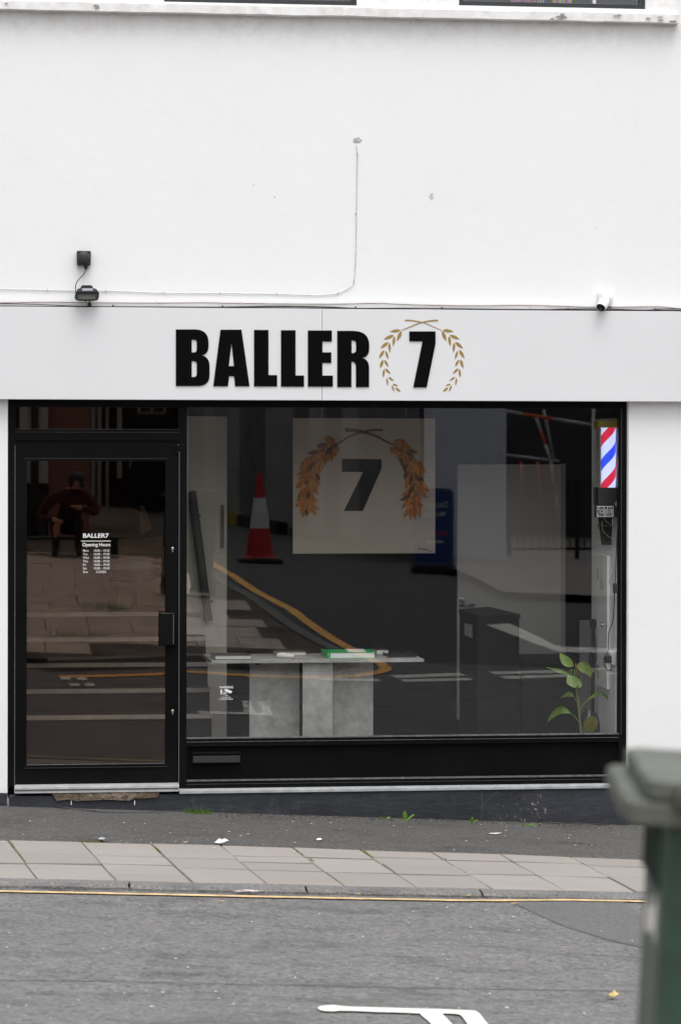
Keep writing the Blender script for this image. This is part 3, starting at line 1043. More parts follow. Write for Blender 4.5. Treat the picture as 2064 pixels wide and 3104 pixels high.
crack(footway, [G(1650, 2499), G(1790, 2502), G(1880, 2503)], .02, .012, seed=21)
crack(footway, [G(1280, 2484), G(1400, 2488)], .012, .012, seed=22)

# ---- shop window
Yg = .075
win = flat_shape('shop_window', [rect(P(545, 1700, Y_F).x, xr - .003, P(1200, 2388, Y_F).z, z_top_open - .003),
                                 rect(P(567, 1700, Y_F).x, P(1876, 1700, Y_F).x, P(1200, 2233, Y_F).z, P(1200, 1236.5, Y_F).z),
                                 rect(P(567, 1700, Y_F).x, P(1876, 1700, Y_F).x, P(1200, 2357, Y_F).z, P(1200, 2256, Y_F).z)], .07, Y_F, M_FRAME, bld)
gx0, gx1 = P(567, 1700, Y_F).x, P(1876, 1700, Y_F).x
gz0, gz1 = P(1200, 2233, Y_F).z, P(1200, 1236.5, Y_F).z
flat_shape('pane', [rect(gx0 - .005, gx1 + .005, gz0 - .005, gz1 + .005)], .006, Yg, M_GLASS, win)
flat_shape('riser_panel', [rect(gx0 - .005, gx1 + .005, P(1200, 2358, Y_F).z - .003, P(1200, 2256, Y_F).z + .003)], .01, Y_F + .022, M_PANELBLACK, win)
box('glazing_bead', (gx0, Y_F - .002, gz0 - .0005), (gx1, Yg - .001, gz0 + .006), M_FRAME_EDGE, win)
box('glazing_bead', (gx0 + .001, Y_F - .0035, P(1200, 2243, Y_F).z), (gx1, Y_F + .003, P(1200, 2241.8, Y_F).z), M_FRAME_EDGE, win)
box('glazing_bead', (gx0 + .001, Y_F - .003, P(1200, 2361, Y_F).z), (gx1, Y_F + .018, P(1200, 2356.5, Y_F).z), M_FRAME_EDGE, win)
box('glazing_bead', (gx0 + .001, Y_F - .0035, P(1200, 2370, Y_F).z), (gx1, Y_F + .003, P(1200, 2369, Y_F).z), mat('dull_edge', (.06, .06, .06), .5), win)
box('frame_edge', (P(1881, 1700, Y_F).x, Y_F - .004, gz0), (P(1881, 1700, Y_F).x + .003, Y_F + .002, gz1), mat('dull_edge', (.06, .06, .06), .5), win)
# letter plate
lb = pbox('letter_plate', 582, 2280, 731, 2315, Y_F - .006, Y_F + .02, M_FRAME, win, .003)
pbox('letter_flap', 586, 2291, 728, 2312, Y_F - .016, Y_F - .007, mat('letter_flap_black', (.028, .028, .029), .45), lb, .003)
pbox('letter_hood', 583, 2281, 730, 2287, Y_F - .02, Y_F - .007, M_FRAME, lb, .002)
# CCTV warning sticker on the glass
ww = lambda x, y: P(x, y, Yg - .002)
def vinyl_line(name, s_, x0, x1, ybase, parent, bold=.0, hpx=None, m=M_VINYL, Y=None):
    Y = Yg - .0015 if Y is None else Y
    a, b = P(x0, ybase, Y), P(x1, ybase, Y)
    h = None if hpx is None else P(x0, ybase - hpx, Y).z - a.z
    return text_mesh(name, s_, .02, (a.x, Y, a.z), m, parent, bold, width=b.x - a.x, thick=.0006, height=h)
vinyl_line('warning_lettering', 'WARNING', 666, 707, 2087, win, .02, 7.5)
vinyl_line('warning_lettering', '24 HR', 683, 692, 2110, win, .02, 3.6)
vinyl_line('warning_lettering', 'CCTV AND AUDIO', 673, 700, 2116, win, .02, 3.6)
vinyl_line('warning_lettering', 'RECORDING IN THIS AREA', 665.5, 707, 2121.5, win, .02, 3.8)
cp = lambda L: [[(P(540 + a * .4464, 1780 + b * .4464, Yg).x, P(540 + a * .4464, 1780 + b * .4464, Yg).z) for a, b in L]]
flat_shape('camera_pictogram', cp([(317, 693), (330, 690), (367, 706), (366, 716), (352, 721), (316, 704)]), .0006, Yg - .0021, M_VINYL, win)
flat_shape('camera_pictogram', cp([(326, 712), (331, 714), (328, 722), (317, 724), (312, 728), (308, 728), (308, 716), (312, 716), (314, 720), (324, 718)]), .0006, Yg - .0021, M_VINYL, win)
flat_shape('microphone_pictogram', cp([(289, 698), (293, 695), (298, 695), (301, 698), (301, 714), (297, 720), (304, 727), (286, 727), (293, 720), (289, 714)]), .0006, Yg - .0021, M_VINYL, win)

# ---- door
Y_D = .055
dz0, dz1 = P(290, 2377, Y_D).z, P(290, 1337, Y_D).z
dx0, dx1 = P(48, 1800, Y_D).x, P(542, 1800, Y_D).x
ex0, ex1 = P(82, 1800, Y_D).x, P(502.5, 1800, Y_D).x
ez0, ez1 = P(290, 2318, Y_D).z, P(290, 1397, Y_D).z
door = flat_shape('door', [rect(dx0, dx1, dz0, dz1), rect(ex0, ex1, ez0, ez1)], .05, Y_D, M_FRAME, bld)
flat_shape('pane', [rect(ex0 - .004, ex1 + .004, ez0 - .004, ez1 + .004)], .006, Y_D + .02, M_DOORGLASS, door)
bw = .014
flat_shape('glazing_bead', [rect(ex0 - bw, ex1 + bw, ez0 - bw, ez1 + bw), rect(ex0 + .001, ex1 - .001, ez0 + .001, ez1 - .001)], .008, Y_D - .006, M_FRAME, door)
box('bead_edge', (ex0 - bw, Y_D - .0085, ez0 - bw - .002), (ex1 + bw, Y_D - .001, ez0 - bw - .0002), mat('dull_edge', (.06, .06, .06), .5), door)
box('bead_edge', (ex0 + .001, Y_D + .004, ez0 + .001), (ex1 - .001, Y_D + .018, ez0 + .004), M_FRAME_EDGE, door)
box('bead_edge', (ex0 - bw, Y_D - .0085, ez1 + bw + .0002), (ex1 + bw, Y_D - .001, ez1 + bw + .002), mat('dull_edge', (.06, .06, .06), .5), door)
# door case round it
dcase = flat_shape('door_case', [rect(xl + .002, P(544.6, 1800, Y_F).x, P(290, 2381, Y_F).z, z_top_open - .003),
                                 rect(P(46.5, 1800, Y_F).x, P(543, 1800, Y_F).x, P(290, 2380, Y_F).z + .001, P(290, 1335.5, Y_F).z),
                                 rect(P(47, 1800, Y_F).x, P(541, 1800, Y_F).x, P(290, 1302, Y_F).z, P(290, 1234, Y_F).z)], .06, Y_F + .001, M_FRAME, bld)
flat_shape('pane', [rect(P(45, 1800, Y_F).x, P(543, 1800, Y_F).x, P(290, 1303, Y_F).z, P(290, 1233, Y_F).z)], .006, Y_F + .03, M_DOORGLASS, dcase)
for yy in (1300.5, 1309.5):
    box('transom_edge', (P(47, 1800, Y_F).x, Y_F - .003, P(290, yy + .9, Y_F).z), (P(542, 1800, Y_F).x, Y_F + .002, P(290, yy, Y_F).z), mat('dull_edge', (.06, .06, .06), .5), dcase)
box('draught_strip', (P(543.2, 1800, Y_F).x, Y_F - .002, dz0), (P(544.4, 1800, Y_F).x, Y_F + .004, P(290, 1370, Y_F).z), mat('strip_grey', (.22, .22, .22), .5), dcase)
box('draught_strip', (P(46.2, 1800, Y_F).x, Y_F - .002, dz0), (P(47.2, 1800, Y_F).x, Y_F + .004, P(290, 1350, Y_F).z), mat('strip_grey', (.22, .22, .22), .5), dcase)
hinge = pbox('door_hinge', 531, 1345, 543, 1374, Y_D - .012, Y_D - .001, M_FRAME, door, .002)
for y in (1347, 1370): pbox('screw', 541, y, 543, y + 2.5, Y_D - .0135, Y_D - .012, M_STEEL, hinge)
pull = pbox('pull_handle', 484, 1858, 528, 1957, Y_D - .065, Y_D - .022, M_FRAME, door, .004)
pbox('handle_back_plate', 482, 1859, 534, 1957.5, Y_D - .0215, Y_D - .001, M_FRAME, pull, .002)
pbox('worn_edge', 489, 1859, 527, 1860, Y_D - .0665, Y_D - .0645, M_FRAME_EDGE, pull)
pbox('worn_edge', 526.2, 1862, 527.2, 1952, Y_D - .0665, Y_D - .0645, mat('strip_grey', (.22, .22, .22), .5), pull)
for y in (1666, 2158):
    c = P(524, y - 3, Y_D)
    k = lathe('lock_cylinder', [(.0085, 0), (.0085, .007), (.007, .008)], M_STEEL, door, (c.x, Y_D - .0005, c.z), 16, (0, -1, 0))
    pbox('lock_body', 522.4, y, 525.8, y + 8, Y_D - .0075, Y_D - .0005, M_STEEL, k, .001)
    pbox('keyhole', 523.4, y - 4, 524.6, y - 1, Y_D - .0098, Y_D - .0087, M_INK, k)
YV = Y_D + .018
vinyl_line('name_lettering', 'BALLER7', 253, 331, 1630.5, door, .028, 13.5, Y=YV)
pbox('lettering_rule', 247, 1639, 336.5, 1641, YV - .0008, YV - .0002, M_VINYL, door)
vinyl_line('hours_heading', 'Opening Hours', 251, 335.5, 1659.5, door, .022, 14, Y=YV)
for i, (d, hh) in enumerate((('Mon', 1), ('Tue', 1), ('Wed', 1), ('Thu', 1), ('Fri', 1), ('Sat', 1), ('Sun', 0))):
    yb = 1672.4 + i * 10.75
    wid = {'Mon': 17, 'Tue': 13.5, 'Wed': 17, 'Thu': 14.5, 'Fri': 9.5, 'Sat': 11.5, 'Sun': 14.5}[d]
    vinyl_line('hours_lettering', d, 252.8, 252.8 + wid, yb, door, .008, 6.9, Y=YV)
    if hh: vinyl_line('hours_lettering', '10:00 - 19:30', 286, 333, yb, door, .008, 6.9, Y=YV)
    else: vinyl_line('hours_lettering', 'CLOSED', 292.5, 323.5, yb, door, .008, 6.9, Y=YV)

# ================================================================== fascia sign
Y_S = -.075
sign = thing('fascia_sign', 'long white fascia sign with raised black BALLER 7 lettering and gold laurel wreath', 'shop sign', (1.4, 0, P(1000, 1213, Y_S).z))
st, sb = P(1000, 936.5, Y_S).z, P(1000, 1213.5, Y_S).z
sj = P(977, 1070, Y_S).x
box('sign_panel', (-1.6, Y_S, sb), (sj - .0012, -.002, st), M_SIGN, sign, .0015)
box('sign_panel', (sj + .0012, Y_S, sb), (4.9, -.002, st), M_SIGN, sign, .0015)
def bez(pts, n=8):
    """outline with rounded runs: entries are points, or ('c', control, end) quadratic runs."""
    out_, last = [], None
    for p in pts:
        if p[0] == 'c':
            c, e = p[1], p[2]
            for i in range(1, n + 1):
                t = i / n
                out_.append(((1 - t) ** 2 * last[0] + 2 * t * (1 - t) * c[0] + t * t * e[0], (1 - t) ** 2 * last[1] + 2 * t * (1 - t) * c[1] + t * t * e[1]))
            last = e
        else:
            out_.append(p)
            last = p
    return out_
kS = 620 / 1568
def sign_pts(L, ox=520, oy=970, k=kS, Y=Y_S - .009):
    return [(P(ox + a * k, oy + b * k, Y).x, P(ox + a * k, oy + b * k, Y).z) for a, b in L]
GLY = {
 'B': [bez([(36, 72), (185, 72), ('c', (285, 74), (286, 175)), (286, 205), ('c', (283, 262), (232, 270)), ('c', (293, 282), (294, 355)), (294, 425), ('c', (290, 505), (205, 505)), (36, 505)]),
       bez([(157, 150), (176, 150), ('c', (196, 150), (196, 172)), (196, 222), ('c', (196, 248), (174, 248)), (157, 248)]),
       bez([(157, 314), (174, 314), ('c', (196, 316), (196, 340)), (196, 410), ('c', (196, 436), (174, 437)), (157, 437)])],
 'A': [[(378, 74), (538, 74), (600, 507), (489, 507), (483, 430), (443, 430), (435, 507), (322, 507)], [(462, 176), (481, 353), (441, 353)]],
 'L': [[(635, 76), (745, 76), (745, 422), (811, 422), (811, 508), (635, 508)]],
 'L2': [[(841, 78), (952, 78), (952, 425), (1017, 425), (1017, 510), (841, 510)]],
 'E': [[(1047, 80), (1230, 80), (1230, 164), (1157, 164), (1157, 248), (1226, 248), (1226, 328), (1157, 328), (1157, 426), (1238, 426), (1238, 510), (1047, 510)]],
 'R': [bez([(1272, 83), (1390, 83), ('c', (1514, 84), (1516, 190)), (1516, 220), ('c', (1514, 285), (1458, 290)), ('c', (1515, 300), (1515, 370)), (1515, 514), (1415, 514), (1415, 360), ('c', (1415, 318), (1380, 318)), (1380, 513), (1272, 513)]),
       bez([(1381, 155), (1398, 156), ('c', (1416, 158), (1416, 180)), (1416, 228), ('c', (1416, 254), (1381, 254))])],
}
for g, loops in GLY.items():
    flat_shape('letter', [sign_pts(l) for l in loops], .0055, Y_S - .006, M_BLACKGLOSS, sign)
k7 = 300 / 1568
flat_shape('numeral', [sign_pts([(528, 232), (942, 232), (942, 425), (802, 1118), (590, 1118), (738, 388), (528, 388)], 1140, 960, k7)], .0055, Y_S - .006, M_BLACKGLOSS, sign)
def leaf_outline(a, b, w, n=7, asym=.0):
    a, b = Vector(a), Vector(b)
    d = b - a
    nn = Vector((-d.y, d.x)).normalized()
    up_, dn = [], []
    for i in range(n + 1):
        t = i / n
        h = math.sin(math.pi * t ** .85) ** .9 * w / 2
        c = a + d * t + nn * asym * w * math.sin(math.pi * t)
        up_.append(tuple(c + nn * h))
        dn.append(tuple(c - nn * h))
    return up_ + dn[-2:0:-1]
LV = [((390, 215), (218, 236), 50), ((400, 228), (332, 388), 55), ((282, 292), (122, 360), 52), ((292, 308), (268, 470), 44), ((193, 403), (70, 502), 52), ((207, 412), (220, 570), 42),
      ((128, 530), (47, 660), 48), ((150, 540), (196, 677), 36), ((110, 680), (65, 818), 46), ((130, 682), (197, 795), 38), ((126, 830), (113, 965), 36), ((140, 820), (229, 905), 38),
      ((168, 968), (187, 1095), 28), ((192, 957), (281, 1017), 32), ((248, 1085), (289, 1190), 28), ((262, 1068), (348, 1097), 28), ((302, 1125), (389, 1188), 36)]
for side in (0, 1):
    for a, b, w in LV:
        if side: a, b = (1444 - a[0], a[1] - 2), (1444 - b[0], b[1] - 2)
        flat_shape('gold_leaf', [sign_pts(leaf_outline(a, b, w), 1140, 960, k7, Y_S)], .0012, Y_S - .0014, M_GOLD, sign)
flat_shape('gold_stem', [sign_pts([(458, 46), (530, 47), (620, 58), (730, 80), (770, 92), (1040, 212), (1034, 220), (760, 104), (690, 90), (610, 78), (530, 70), (458, 70)], 1140, 960, k7, Y_S)], .0012, Y_S - .0014, M_GOLD, sign)
flat_shape('gold_stem', [sign_pts([(980, 46), (910, 48), (830, 58), (730, 80), (670, 94), (402, 212), (408, 220), (690, 104), (760, 90), (830, 78), (910, 70), (980, 68)], 1140, 960, k7, Y_S)], .0012, Y_S - .0028, M_GOLD, sign)
# ================================================================== fittings on the wall
k4 = 140 / 1568
q4 = lambda a, b: (200 + a * k4, 740 + b * k4)
jb = thing('junction_box', 'square black junction box on the white wall above the floodlight', 'junction box', P(255, 803))
x0, y0 = q4(382, 225); x1, y1 = q4(857, 708)
pbox('box_body', x0, y0, x1, y1, -.045, -.001, M_BLACKPLASTIC, jb, .006, 3)
c = P(*q4(622, 460), -.045)
lathe('round_cover', [(.038, -.004), (.038, .006), (.034, .012), (.02, .017), (.001, .018)], mat('black_cover', (.026, .025, .03), .55), jb, (c.x, -.045, c.z), 32, (0, -1, 0))
for a, b in ((430, 630), (800, 640)):
    s_ = P(*q4(a, b), -.045)
    lathe('screw', [(.004, -.002), (.004, .002), (.002, .003)], M_GREYPLASTIC, jb, (s_.x, -.045, s_.z), 10, (0, -1, 0))
gtop, gbot = P(*q4(692, 705), -.022), P(*q4(692, 870), -.022)
lathe('cable_gland', [(.011, 0), (.012, .004), (.012, .014), (.0105, .022), (.005, .027), (.004, .032)], M_BLACKPLASTIC, jb, (gtop.x, -.022, gtop.z + .002), 12, (0, 0, -1))
tag(tube('floodlight_cable', [P(*q4(a, b), y) for a, b, y in ((692, 850, -.022), (685, 890, -.024), (600, 1040, -.03), (450, 1200, -.04), (360, 1350, -.06), (335, 1500, -.08), (345, 1620, -.10))], .0028, M_CABLEBLACK),
    'short black flex hanging from the junction box down to the floodlight', 'cable')
fl = thing('floodlight', 'black rectangular floodlight with sensor on a bracket above the left of the sign', 'floodlight', P(270, 928))
def fl_outline(pts, Y): return [(P(*q4(a, b), Y).x, P(*q4(a, b), Y).z) for a, b in pts]
Yl = -.15
o = flat_shape('lamp_housing', [fl_outline(bez([(420, 1590), (1050, 1590), ('c', (1135, 1600), (1140, 1700)), ('c', (1140, 1880), (1040, 1900)), (900, 1917), (450, 1915), ('c', (315, 1880), (312, 1820)), ('c', (318, 1610), (420, 1590))]), Yl),
                                fl_outline([(415, 1665), (1040, 1665), (1015, 1860), (420, 1860)], Yl)], .06, Yl, M_BLACKPLASTIC, fl)
flat_shape('lamp_hood', [fl_outline(bez([(330, 1640), ('c', (380, 1585), (430, 1583)), (1040, 1583), ('c', (1110, 1590), (1135, 1640)), (1050, 1612), (430, 1612)]), Yl)], .055, Yl - .006, M_GREYPLASTIC, fl)
flat_shape('lamp_glass', [fl_outline([(412, 1662), (1043, 1662), (1018, 1863), (416, 1863)], Yl)], .006, Yl + .02, M_LENS, fl)
flat_shape('lamp_rear', [fl_outline(bez([(385, 1585), (395, 1520), (500, 1500), (940, 1495), ('c', (1075, 1510), (1085, 1590))]), Yl + .06)], .05, Yl + .062, M_GREYPLASTIC, fl)
flat_shape('driver_box', [fl_outline(bez([(500, 1496), (545, 1405), (570, 1393), (860, 1393), ('c', (890, 1396), (900, 1420)), (945, 1492)]), Yl + .07)], .04, Yl + .075, M_BLACKPLASTIC, fl)
flat_shape('rating_label', [fl_outline([(560, 1500), (925, 1495), (925, 1580), (565, 1582)], Yl + .06)], .001, Yl + .0605, M_LABEL, fl)
flat_shape('sensor', [fl_outline([(620, 1915), (760, 1915), (700, 1955)], Yl)], .02, Yl + .01, M_BLACKPLASTIC, fl)
a, b = P(*q4(815, 1900), -.08), P(*q4(800, 2100), -.03)
tube('bracket_arm', [(a.x, -.11, a.z + .01), (a.x, -.06, a.z - .02), (b.x, -.004, b.z)], [.006, .006], M_BLACKPLASTIC, fl, 8)
pbox('wall_foot', *q4(752, 1990), *q4(880, 2100), -.02, -.001, M_BLACKPLASTIC, fl, .002)

k5 = 180 / 1568
q5 = lambda a, b: (1740 + a * k5, 860 + b * k5)
cctv = thing('cctv_camera', 'white bullet security camera on a square base above the right of the sign', 'security camera', P(1840, 925))
bp = pbox('base_box', *q5(640, 242), *q5(1025, 588), -.035, -.001, M_WHITEPLASTIC, cctv, .004)
c = P(*q5(870, 390), -.036)
lathe('round_mount', [(.036, 0), (.036, .008), (.030, .014), (.012, .017), (.001, .018)], M_WHITEPLASTIC, cctv, (c.x, -.036, c.z), 28, (0, -1, 0))
for a, b in ((765, 342), (958, 332)):
    s_ = P(*q5(a, b), -.045)
    lathe('screw', [(.003, -.004), (.003, .002)], M_GREYPLASTIC, cctv, (s_.x, -.047, s_.z), 10, (0, -1, 0))
c1, c2 = P(*q5(905, 380), -.052), P(*q5(840, 440), -.085)
tube('swivel_arm', [(c1.x, -.05, c1.z), (c2.x, -.085, c2.z)], [.010, .010], M_WHITEPLASTIC, cctv, 12)
pa, pb = Vector(P(*q5(830, 430), -.075)), Vector(P(*q5(700, 632), -.125))
ax = (pb - pa).normalized()
L = (pb - pa).length
lathe('camera_body', [(.020, 0), (.029, .012), (.0315, .03), (.0315, L), (.0285, L + .002), (.0285, L - .004), (.001, L - .004)], M_WHITEPLASTIC, cctv, pa, 28, ax)
lathe('lens_face', [(.0282, L - .0035), (.0282, L - .001), (.001, L)], M_BLACKGLOSS, cctv, pa, 28, ax)
side_v = ax.cross(Vector((0, 0, 1))).normalized()
upv = side_v.cross(ax).normalized()
lathe('lens', [(.009, L - .001), (.009, L + .002), (.005, L + .003)], mat('lens_grey', (.05, .05, .055), .2), cctv, pa - upv * .006, 16, ax)
lathe('sensor_window', [(.004, L - .001), (.004, L + .0025)], mat('lens_grey', (.05, .05, .055), .2), cctv, pa + upv * .014 - side_v * .006, 12, ax)

# cables along the wall
A = [(-120, 874), (0, 876), (145, 880), (322, 882), (497, 888), (668, 889), (839, 891.5), (941, 895), (1000, 893), (1032, 886), (1055, 874), (1073, 853), (1079, 766), (1081, 648), (1083, 520), (1084, 467), (1081, 441)]
ca = thing('wall_cable', 'thin painted cable clipped along the wall then rising up the middle of the blank wall', 'cable', P(1000, 893))
tube('cable_run', [P(x, y, -.006) for x, y in A], .0026, M_CABLEGREY, ca, 6)
def clip(x, y, parent, m=M_CLIP, w=4):
    pbox('cable_clip', x - w / 2, y - w / 2 - .5, x + w / 2, y + w / 2, -.0105, -.001, m, parent, .001)
    p = P(x, y - w / 2 - 1, -.008)
    lathe('clip_nail', [(.0022, 0), (.0022, .004)], m, parent, (p.x, -.0095, p.z), 8, (0, -1, 0))
for x, y in ((145, 880), (322, 882), (497, 888), (668, 889), (839, 891), (1025, 889), (1073, 853), (1080, 648), (1084, 467)): clip(x, y, ca)
# a filled hole where it ends
hp = P(1082, 424, 0)
n = 11
tag(flat_shape('filler_patch', [[(hp.x + (.026 + random.uniform(-.006, .006)) * math.cos(2 * math.pi * i / n), hp.z + (.015 + random.uniform(-.004, .004)) * math.sin(2 * math.pi * i / n)) for i in range(n)]], .004, -.004, mat('rough_filler', (.60, .59, .57), .95, var=(40, .6, 1.15), bump=(120, 1, .01))),
    'small rough patch of filler at the top end of the rising cable', 'filler patch')
B = [(-150, 916), (0, 918), (150, 916), (300, 918), (470, 919), (620, 918), (730, 920), (1000, 922), (1143, 920), (1250, 924), (1430, 927), (1610, 926), (1780, 931), (1880, 931), (1995, 930), (2030, 933), (2070, 936), (2200, 939)]
cb = thing('grimy_cable', 'thin brown stained cable running just above the black cables', 'cable', P(1000, 922))
tube('cable_run', [P(x, y, -.006) for x, y in B], .0028, M_CABLERUST, cb, 6)
for x, y in ((190, 916), (473, 918), (730, 919), (1143, 920), (1610, 926), (1990, 930)): clip(x, y, cb)
Cc = [(-150, 927), (0, 928.5), (250, 930), (620, 931.5), (700, 931), (850, 929), (1000, 931.5), (1080, 935), (1240, 935), (1500, 938), (1800, 940), (2000, 941), (2200, 942)]
cc = thing('black_cable', 'thick black cable lying along the top edge of the white sign', 'cable', P(1000, 931))
tube('cable_run', [P(x, y, -.010) for x, y in Cc], .0045, M_CABLEBLACK, cc, 7)
for x, y in ((344, 928), (675, 930), (1078, 933), (1339, 935), (1721, 938), (1985, 939)): clip(x, y, cc, M_CABLEBLACK, 5)
Dd = [(-150, 919), (0, 920), (120, 923), (280, 930), (420, 932), (630, 934), (760, 933), (900, 934), (1060, 936), (1200, 937), (1370, 936), (1600, 940), (1700, 937), (1830, 936), (1950, 940), (2030, 936), (2200, 938)]
cd = thing('thin_black_cable', 'thinner black cable weaving around the thick one above the sign', 'cable', P(1000, 935))
tube('cable_run', [P(x, y, -.018) for x, y in Dd], .0028, M_CABLEBLACK, cd, 6)

# knocks in the wall paint
for i, (x, y, w, h, m_) in enumerate(((833, 598, 5, 8, 'a'), (769, 561, 3, 3, 'b'), (1308, 597, 15, 28, 'a'), (1244, 69, 4, 4, 'b'), (1805, 692, 3, 3, 'b'))):
    p = P(x, y)
    n = 9
    pts = [(p.x + w / 1000 * random.uniform(.5, 1.1) * math.cos(2 * math.pi * j / n), p.z + h / 1000 * random.uniform(.4, 1.1) * math.sin(2 * math.pi * j / n)) for j in range(n)]
    flat_shape('paint_chip', [pts], .001, -.0012, mat('bare_render_chip', (.66, .64, .59), .95, var=(120, .5, 1.25)) if m_ == 'a' else mat('dark_chip', (.10, .08, .06), .9), wall)

# colourful things behind the upper right window
sh = [('folded_cloth', 'pink and blue checked cloth behind the upper right window', 'cloth', 1548, 1625, (.30, .10, .14)), ('striped_cloth', 'bright rainbow striped cloth behind the upper right window', 'cloth', 1676, 1732, None), ('blue_cloth', 'blue cloth with yellow stripes behind the upper right window', 'cloth', 1617, 1650, (.05, .10, .28))]
for nm, lb_, ct, a, b, col in sh:
    if col is None:
        root = thing(nm, lb_, ct, P((a + b) / 2, 15, .13))
        cols = [(.5, .25, .02), (.02, .22, .35), (.45, .04, .10), (.5, .42, .05), (.05, .3, .3), (.5, .2, .05), (.4, .02, .2), (.1, .35, .5), (.5, .35, .02)]
        for i, cc_ in enumerate(cols):
            u0, u1 = a + (b - a) * i / len(cols), a + (b - a) * (i + 1) / len(cols)
            pbox('cloth_stripe', u0, -60, u1, 17, .13 + .004 * (i % 2), .16, mat('stripe_%d' % i, cc_, .8), root)
    else:
        root = thing(nm, lb_, ct, P((a + b) / 2, 15, .14))
        pbox('cloth_fold', a, -60, b, 14, .14, .18, mat(nm + '_fabric', col, .85, var=(60, .5, 1.7), stretch=(1, 1, .4)), root)
        for i in range(4):
            u = a + (b - a) * (i + .5) / 4
            pbox('cloth_stripe', u - 1.5, -60, u + 1.5, 13.5, .137, .1395, mat(nm + '_stripe', (.45, .32, .12) if 'blue' in nm else (.08, .14, .3), .85), root)

# ================================================================== inside the shop
ix0, ix1, iy1, fz, cz = xl - .12, xr + .03, 4.6, -.03, 2.75
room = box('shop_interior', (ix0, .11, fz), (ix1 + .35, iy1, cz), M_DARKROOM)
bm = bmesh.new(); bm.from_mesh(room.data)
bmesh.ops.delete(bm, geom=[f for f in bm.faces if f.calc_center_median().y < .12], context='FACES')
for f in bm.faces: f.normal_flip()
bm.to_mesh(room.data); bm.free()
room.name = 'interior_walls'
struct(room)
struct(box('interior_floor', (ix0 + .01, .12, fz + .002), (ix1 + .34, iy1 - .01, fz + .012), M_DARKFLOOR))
# staircase behind the door
stx0, stx1 = ix0 + .02, P(640, 2100, .8).x
stair = thing('staircase', 'dark staircase with pale nosings rising behind the glass door', 'staircase', ((stx0 + stx1) / 2, .7, fz))
ny = [2176, 2096, 2017, 1939, 1863]
prev = fz
for k, y in enumerate(ny):
    Yk = .70 + .26 * k
    zk = P(250, y - 6, Yk).z
    Yn = Yk + .26 if k < 4 else 3.6
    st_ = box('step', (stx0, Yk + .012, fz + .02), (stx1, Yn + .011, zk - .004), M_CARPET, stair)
    box('nosing', (stx0 + .001, Yk, P(250, y + 6, Yk).z), (stx1 + .003, Yk + .05, zk), M_NOSING, st_, .002)
landing_z = P(250, 1857, 1.74).z
# pale leaf of an inner door beside the stairs, with its long pull
leafd = thing('inner_door', 'pale inner door standing open beside the staircase with a long black pull handle', 'door', P(640, 2220, 1.9))
Yi = 1.75
pbox('door_leaf', 560, 1262, 688, 2300, Yi, Yi + .04, M_ROOMWHITE, leafd)
ha, hb = P(582, 1490, Yi - .06), P(633, 1882, Yi - .06)
tube('pull_bar', [ha, hb], [.030, .030], mat('matt_black_bar', (.10, .095, .088), .6), leafd, 14)
for x, y in ((603, 1562), (640, 1822)):
    a = P(x, y, Yi - .05); b = P(x + 6, y, Yi)
    tube('standoff', [a, b], [.007, .007], M_STEEL, leafd, 10)
pbox('letter_slot', 670, 1531, 680, 1662, Yi - .012, Yi - .001, mat('slot_grey', (.10, .10, .10), .4), leafd, .002)
# carton, bag and off-cut card on the landing
car = thing('cardboard_box', 'open brown cardboard box standing on the stair landing', 'cardboard box', P(430, 1850, 2.6))
b0, b1 = P(362, 1850, 2.5), P(498, 1850, 2.5)
hz = P(430, 1645, 2.5).z
for nm, lo, hi in (('front_wall', (b0.x, 2.50, landing_z), (b1.x, 2.505, hz - .03)), ('back_wall', (b0.x, 2.85, landing_z), (b1.x, 2.855, hz - .03)),
                   ('side_wall', (b0.x, 2.505, landing_z), (b0.x + .005, 2.85, hz - .03)), ('side_wall', (b1.x - .005, 2.505, landing_z), (b1.x, 2.85, hz - .03))):
    box(nm, lo, hi, M_CARD, car)
mesh_obj('top_flap', [(b0.x, 2.50, hz - .03), (b1.x, 2.50, hz - .03), (b1.x - .03, 2.40, hz - .075), (b0.x + .04, 2.40, hz - .07)], [[0, 1, 2, 3]], M_CARD, car)
mesh_obj('top_flap', [(b0.x, 2.85, hz - .03), (b1.x, 2.85, hz - .03), (b1.x, 2.93, hz + .02), (b0.x, 2.93, hz + .02)], [[0, 1, 2, 3]], M_CARD, car)
w_ = [P(x, y, 3.0) for x, y in ((425, 1534), (438, 1534), (452, 1572), (460, 1590), (459, 1606), (428, 1617))]
tag(flat_shape('card_offcut', [[(p.x, p.z) for p in w_]], .006, 3.0, M_CARD), 'pointed offcut of brown card propped above the cardboard box on the landing', 'card offcut')
stool = thing('salon_stool', 'black padded salon stool with grey worn seat on the stair landing', 'stool', P(410, 1855, 2.0))
cx_, top_ = P(408, 1700, 2.0).x, P(408, 1702, 2.0).z
lathe('seat', [(.02, -.07), (.13, -.065), (.165, -.045), (.17, -.02), (.155, .0), (.09, .012), (.001, .014)], M_GREYSEAT, stool, (cx_, 2.05, top_), 28)
lathe('seat_side', [(.14, -.14), (.168, -.12), (.172, -.05), (.16, -.045)], M_LEATHER, stool, (cx_, 2.05, top_), 28)
lathe('pedestal', [(.15, -.36), (.15, -.345), (.03, -.33), (.022, -.32), (.022, -.14)], M_LEATHER, stool, (cx_, 2.05, top_ - .0), 20)
for s_ in (-1, 1): tube('arm', [(cx_ + s_ * .15, 1.98, top_ - .08), (cx_ + s_ * .19, 1.93, top_ - .12), (cx_ + s_ * .17, 1.90, top_ - .2)], [.012, .012], M_LEATHER, stool)

